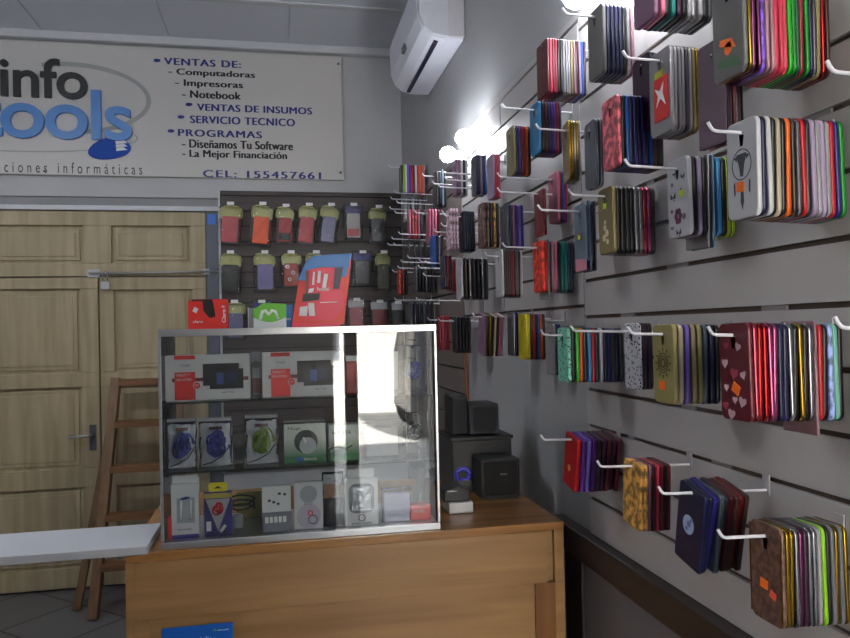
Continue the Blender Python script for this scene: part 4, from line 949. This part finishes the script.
def deco_hearts(out):
    o = out[0]; hs = []
    def heart(cy, cz, s, r=0):
        pts = []
        for i in range(18):
            t = 2*math.pi*i/18; x = s*(16*math.sin(t)**3)/16; y = s*(13*math.cos(t)-5*math.cos(2*t)-2*math.cos(3*t)-math.cos(4*t))/16
            pts.append((cy+x*math.cos(r)-y*math.sin(r), cz+x*math.sin(r)+y*math.cos(r)))
        return pts
    decal(o, 'printed_hearts', [heart(.022, -.045, .008), heart(-.018, -.102, .009, .3), heart(.0, -.10, .006), heart(-.022, -.062, .007, -.3), heart(.01, -.122, .009, .2), heart(-.012, -.02, .007, .4), heart(.02, -.082, .006)], P('print_pale_pink', (206, 170, 180)))
    decal(o, 'printed_hearts', [heart(.0, -.06, .010, .2), heart(.024, -.11, .007), heart(-.008, -.082, .006), heart(.018, -.018, .006)], P('print_rose', (170, 60, 80)), -.0005)
    sticker(o, M_orange, y=-.004, z=-.083, s=.015, rot=.5)
def deco_mandala(out):
    o = out[0]; bm = bmesh.new()
    for r1, r2 in ((.019, .017), (.014, .012), (.009, .006)):
        A = circ(.0, -.056, r1, 24); B = circ(.0, -.056, r2, 24)
        v = [[bm.verts.new((x, y, z)) for y, z in pp] for pp in (A, B) for x in (0, -.0006)]
        for i in range(24):
            j = (i+1) % 24
            for p_, q_ in ((0, 1), (1, 3), (3, 2), (2, 0)): bm.faces.new((v[p_][i], v[p_][j], v[q_][j], v[q_][i]))
    for k in range(12):
        a = k*math.pi/6; c_, s_ = math.cos(a), math.sin(a)
        bm_prism(bm, [(.021*c_, -.056+.021*s_), (.025*c_-.002*s_, -.056+.025*s_+.002*c_), (.029*c_, -.056+.029*s_), (.025*c_+.002*s_, -.056+.025*s_-.002*c_)], 0, -.0006, 0)
    ob('printed_mandala', bm, P('print_olive_dark', (70, 60, 34)), o); sticker(o, M_orange, y=.004, z=-.098, s=.016)
def deco_art(out):
    sticker(out[0], M_orange, y=.004, z=-.075, s=.014); sticker(out[0], P('coral_sticker', (240, 90, 70)), y=-.016, z=-.086, s=.011, rot=.4)
    decal(out[0], 'gilt_frame', [[(-.037, -.125), (-.034, -.125), (-.034, .01), (-.037, .01)], [(.034, -.125), (.037, -.125), (.037, .01), (.034, .01)]], cmat('gold'))
def deco_redlabel(out):
    o = out[0]
    decal(o, 'red_label', [[(-.030, -.115), (.020, -.115), (.020, -.035), (-.030, -.035)]], M_red, -.002)
    decal(o, 'white_star_print', [[(-.022, -.09), (-.004, -.074), (.012, -.088), (.004, -.068), (.016, -.052), (-.002, -.060), (-.016, -.046), (-.012, -.066)]], M_paper, -.0028)
    decal(o, 'yellow_patch', [[(-.012, -.034), (.016, -.034), (.016, -.022), (-.012, -.022)]], P('yellow_label', (190, 190, 40)), -.002)
def deco_clouds(out):
    o = out[0]; decal(o, 'printed_flowers', [circ(.004, -.072, .007), circ(-.006, -.085, .008), circ(.008, -.094, .008), circ(-.008, -.104, .006), circ(.002, -.060, .005)], P('print_cream', (196, 184, 150))); sticker(o, M_lime, y=0, z=-.024, s=.012, rot=.1)
def deco_phone(out):
    o = out[0]; decal(o, 'printed_figure', [circ(.012, -.03, .003), circ(.0, -.03, .003), rrect(.03, .02, .006, 4, .005, -.065)], P('print_dark', (40, 30, 40))); sticker(o, M_lime, y=.006, z=-.066, s=.011, rot=0)
    decal(o, 'pink_foot', [[(-.034, -.15), (.034, -.15), (.034, -.118), (-.034, -.125)]], P('print_pink', (206, 130, 150)), -.0004)
def deco_oval(out): decal(out[0], 'round_white_print', [circ(.002, -.062, .017, 20)], P('print_ice', (170, 190, 220))); decal(out[0], 'printed_motif', [circ(.0, -.06, .006, 6), circ(.006, -.07, .004, 5), circ(-.006, -.052, .004, 5)], P('print_slate', (96, 120, 160)), -.001)
def deco_red(out): sticker(out[0], P('gold_sticker', (230, 180, 60)), y=.002, z=-.078, s=.011, rot=.7)
def deco_mouse(out):
    o = out[0]; decal(o, 'orange_print', [circ(.0, -.095, .010), [(-.02, -.10), (.022, -.085), (.02, -.075), (-.01, -.082)]], M_orange); decal(o, 'green_print', [[(-.03, -.13), (.02, -.12), (.03, -.115), (.02, -.108), (-.02, -.112)]], P('print_green', (70, 110, 70)))

S = stack
# --- near panel, uppermost row
S('rainbow cases at the top right corner', (700, -14), 713, 846, 'smoky_grey gold mauve_metallic*2 purple_patterned clear_pink*2 coral*3 bright_green green dark_green crimson green navy clear_smoke olive red_metallic brown', 'cl', lead='clear gold edged case with orange print leading the top right rainbow row', deco=deco_mouse, vis=False)
S('mixed cases beside the rainbow row', (620, -52), 634, 712, 'mauve pink black teal plum black clear silver clear black charcoal', 'cl', vis=False)
S('navy cases under the leftmost top hook', (566, 14), 588, 634, 'smoky_grey navy*4 black clear clear_pink', 'cl', lead='clear grey front case before the navy ones at the top')
S('crimson and clear cases high up', (523, 45), 537, 586, 'dark_red coral crimson*2 black*2 clear*3 clear_gold clear_pink maroon lilac blue plum', 'w', lead='dark red wallet case at the head of the crimson and clear row', vis=False)
# --- near panel, second row
S('dark plum cases behind the packaged one', (596, 62), 633, 658, 'plum slate grey black charcoal', 'cl', vis=False)
S('packaged cases with the red label', (627, 58), 650, 699, 'clear clear*3 clear_smoke clear clear_gold gold', 'cl', lead='clear packaged case with a red label, front of its hook', deco=deco_redlabel)
S('smoky cases beside the red label', (676, 52), 699, 742, 'b:clear_mauve b:clear_smoke plum maroon*2 b:clear_pink charcoal plum black', 'cl', yaw=0, vis=False)
S('blue cases behind the rose marbled one', (591, 106), 602, 664, 'rose_marbled black blue navy indigo navy indigo navy blue maroon black charcoal', 'c', lead='rose marbled phone case leading the long blue row', vis=False)
S('gold cases beside the grey bag', (539, 129), 560, 584, 'gold gold silver gold white', 'c', yaw=-10, lead='white gold phone case with a bright edge below the crimson row')
S('grey bags hanging by the rose marbled case', (572, 129), 583, 603, 'slate clear_blue black white charcoal', 'c', yaw=-6, vis=False)
S('purple cases behind the light blue one', (505, 108), 530, 562, 'sky_blue black maroon navy indigo purple crimson navy', 'c', lead='large light blue phone case high on the far panel')
S('crimson cases behind the olive front one', (493, 133), 506, 531, 'olive navy indigo crimson*2 orange charcoal', 'c', lead='olive phone case with a crimson row behind it', vis=False)
# --- near panel, dreamcatcher row
S('cases behind the white dreamcatcher one', (713, 131), 727, 846, 'white navy white black beige black orange dark_brown clear_smoke red charcoal lilac clear lilac clear red indigo green', 'c', lead='white phone case printed with a grey dreamcatcher and orange sticker', deco=deco_dream)
S('cases behind the white butterfly one', (629, 166), 667, 742, 'white black lilac black b:clear b:clear_blue sky_blue black black_striped black_striped', 'c', lead='white phone case printed with plum flowers and butterflies', deco=deco_butterfly)
S('black cases behind the flowered olive one', (572, 195), 598, 656, 'clear_gold black*2 charcoal black silver silver rose_metallic pink_metallic charcoal', 'c', lead='clear olive phone case with pale flowers and lime sticker', deco=deco_clouds)
S('denim blue bagged cases with the lime sticker', (541, 210), 574, 597, 'clear_blue b:clear_blue slate b:clear_smoke', 'c', lead='pale blue phone case with dark eyes and lime sticker', deco=deco_phone)
S('pink and navy cases over the red wallet', (500, 177), 548, 574, 'pink pink crimson navy blue purple red', 'c')
S('red wallets under the pink cases', (500, 192), 534, 548, 'dark_red', 'ws', lead='plain dark red wallet case hanging left of the pink cases', drop=.0)
S('purple and indigo cases right of the dark bags', (476, 210), 500, 524, 'slate navy mauve purple violet indigo', 'c', vis=False)
# --- far panel
S('teal cases behind the bright red bag', (505, 247), 533, 577, 'red_glitter red b:clear clear_pink pink black teal*2 dark_teal navy', 'c', lead='bright red glitter case in a bag below the red wallet')
S('maroon and black cases left of the red bag', (487, 256), 495, 523, 'white black charcoal maroon*2 crimson maroon grey black white', 'c')
S('silver and brown cases behind the pale one', (448, 263), 456, 490, 'white brown silver plum charcoal silver charcoal', 'cl', lead='pale white case in the middle of the far rows', vis=False)
S('navy cases under the lower bulb glow', (452, 160), 471, 487, 'navy*2 lilac navy blue', 'c', vis=False)
S('coral cases nearest the bulbs', (470, 160), 487, 501, 'lilac coral coral pink', 'c', vis=False)
S('mauve and white cases left of the navy ones', (436, 164), 452, 468, 'mauve mauve white black white', 'c', vis=False)
S('colourful wallets in the far corner', (390, 167), 399, 432, 'black lime white violet purple red maroon white coral orange orange pink', 'wl', lead='black wallet case leading the colourful row in the far corner')
S('dark glossy cases right of the colourful wallets', (424, 176), 433, 447, 'charcoal black clear_blue black', 'cl')
S('red patterned cases below the colourful wallets', (396, 213), 407, 424, 'pink red_patterned red_patterned pink black', 'cl')
S('pink cases beside the red patterned ones', (416, 213), 426, 441, 'pink pink pink maroon', 'cl', swing=3)
S('pink patterned cases beside the navy ones', (444, 214), 446, 459, 'pink_patterned pink_patterned pink_patterned', 'cl')
S('dark navy cases of the middle far row', (445, 216), 459, 475, 'navy navy dark_teal navy plum', 'cl')
S('brown patterned cases in dull bags', (462, 208), 478, 500, 'brown_patterned brown_patterned charcoal gold_patterned slate', 'cl', vis=False)
S('black cases in the far corner', (395, 245), 406, 440, 'charcoal black black charcoal', 'cl')
S('red wallets low in the far corner', (394, 272), 397, 409, 'red_patterned dark_red black', 'ws')
S('black wallets low in the far corner', (399, 268), 413, 440, 'grey black charcoal silver black charcoal', 'ws')
S('dark red wallets behind the pale clear case', (427, 263), 449, 459, 'dark_red red dark_red', 'ws')
S('dark wallets under the colourful ones', (390, 200), 403, 434, 'clear grey charcoal white charcoal black clear charcoal', 'ws', vis=False)
S('grey wallets left of the patterned pink ones', (424, 238), 430, 444, 'blue navy silver plum', 'ws', vis=False)
S('slate wallets low by the taupe wall', (402, 303), 408, 436, 'slate navy charcoal slate black charcoal', 'ws', vis=False)
S('black wallets between the far dark rows', (436, 258), 440, 452, 'navy crimson plum', 'ws', vis=False)
# --- lowest far row
S('crimson cases beside the showcase corner', (429, 320), 436, 450, 'crimson coral crimson red', 'c')
S('black cases above the taupe panel', (440, 321), 452, 472, 'black navy black charcoal plum', 'c')
S('slanting white edged cases', (475, 317), 479, 505, 'mauve dark_brown gold black beige dark_brown pink white', 'ws', swing=12)
S('blue cases right of the slanting ones', (490, 318), 507, 517, 'silver indigo indigo white', 'cs', vis=False)
S('striped dark cases behind the yellow one', (500, 320), 518, 546, 'yellow yellow black red black blue orange black', 'cs', lead='bright yellow phone case in the lowest far row', vis=False)
S('bagged navy wallets right of the yellow case', (526, 331), 545, 560, 'cs:clear navy indigo', 'cs', vis=False)
# --- near panel, lower row
S('cases behind the mint speckled one', (544, 335), 557, 626, 'mint_speckled black bright_green orange navy sky_blue red navy white navy indigo slate navy charcoal', 'cs', lead='mint green phone case covered in small dark marks')
S('plum cases behind the white speckled one', (574, 331), 624, 653, 'white_speckled plum plum black plum', 'c', lead='white phone case covered in small blue and black marks')
S('cases behind the olive mandala one', (632, 334), 653, 722, 'mandala_olive beige violet tan olive slate navy black', 'c', lead='olive phone case printed with a dark round mandala', deco=deco_mandala)
S('cases behind the wine red hearts one', (713, 335), 719, 849, 'wine_hearts rose_metallic red_metallic red_metallic pink_metallic pink_metallic navy navy silver black gold dark_brown silver b:clear_pink red black blue_glitter mint black', 'c', lead='wine red phone case printed with pale hearts and orange sticker', deco=deco_hearts)
# --- lowest near row
S('purple wallets behind the bright red one', (544, 440), 566, 632, 'red purple violet purple plum plum maroon plum maroon', 'ws', swing=14, jit=5, lead='bright red wallet case with a small gold sticker', deco=deco_red)
S('rosy wallets behind the gold patterned one', (601, 467), 624, 672, 'gold_patterned gold_patterned mauve maroon coral crimson black dark_red', 'ws', swing=4, lead='gold patterned wallet case leading the rosy low row')
S('dark wallets behind the round print', (663, 494), 681, 750, 'navy navy indigo slate charcoal maroon brown dark_red brown', 'w', swing=14, jit=5, lead='navy wallet case with a round pale print, low on the panel', deco=deco_oval)
S('metal edged cases behind the gold framed one', (723, 538), 750, 849, 'autumn_patterned gold gold silver mauve_metallic plum silver silver clear lime black grey gold grey gold', 'c', lead='gold framed phone case with an autumn print and orange sticker', deco=deco_art)

# --- hooks without cases
for (x, y, L_, lab) in [(833, 72, .20, 'white hook with nothing on it, cut by the right edge near the top'), (841, 328, .20, 'white hook with nothing on it, cut by the right edge at mid height'),
        (503, 108, .12, 'empty thin hook left of the light blue phone case')]:
    make_hook(at(x, y, 0, W-L_), L_, lab)
for (x, y) in [(396, 193), (392, 199), (398, 203), (391, 209), (400, 234), (393, 239), (389, 245), (402, 262), (409, 258), (421, 262), (425, 276), (396, 300), (418, 300), (444, 173), (447, 180), (440, 187), (434, 184), (443, 226), (436, 232), (420, 268)]:
    make_hook(at(x, y, 0, W-.20), .20, 'bare white hook among the crowded hooks of the back corner', group='bare hooks in the back corner')
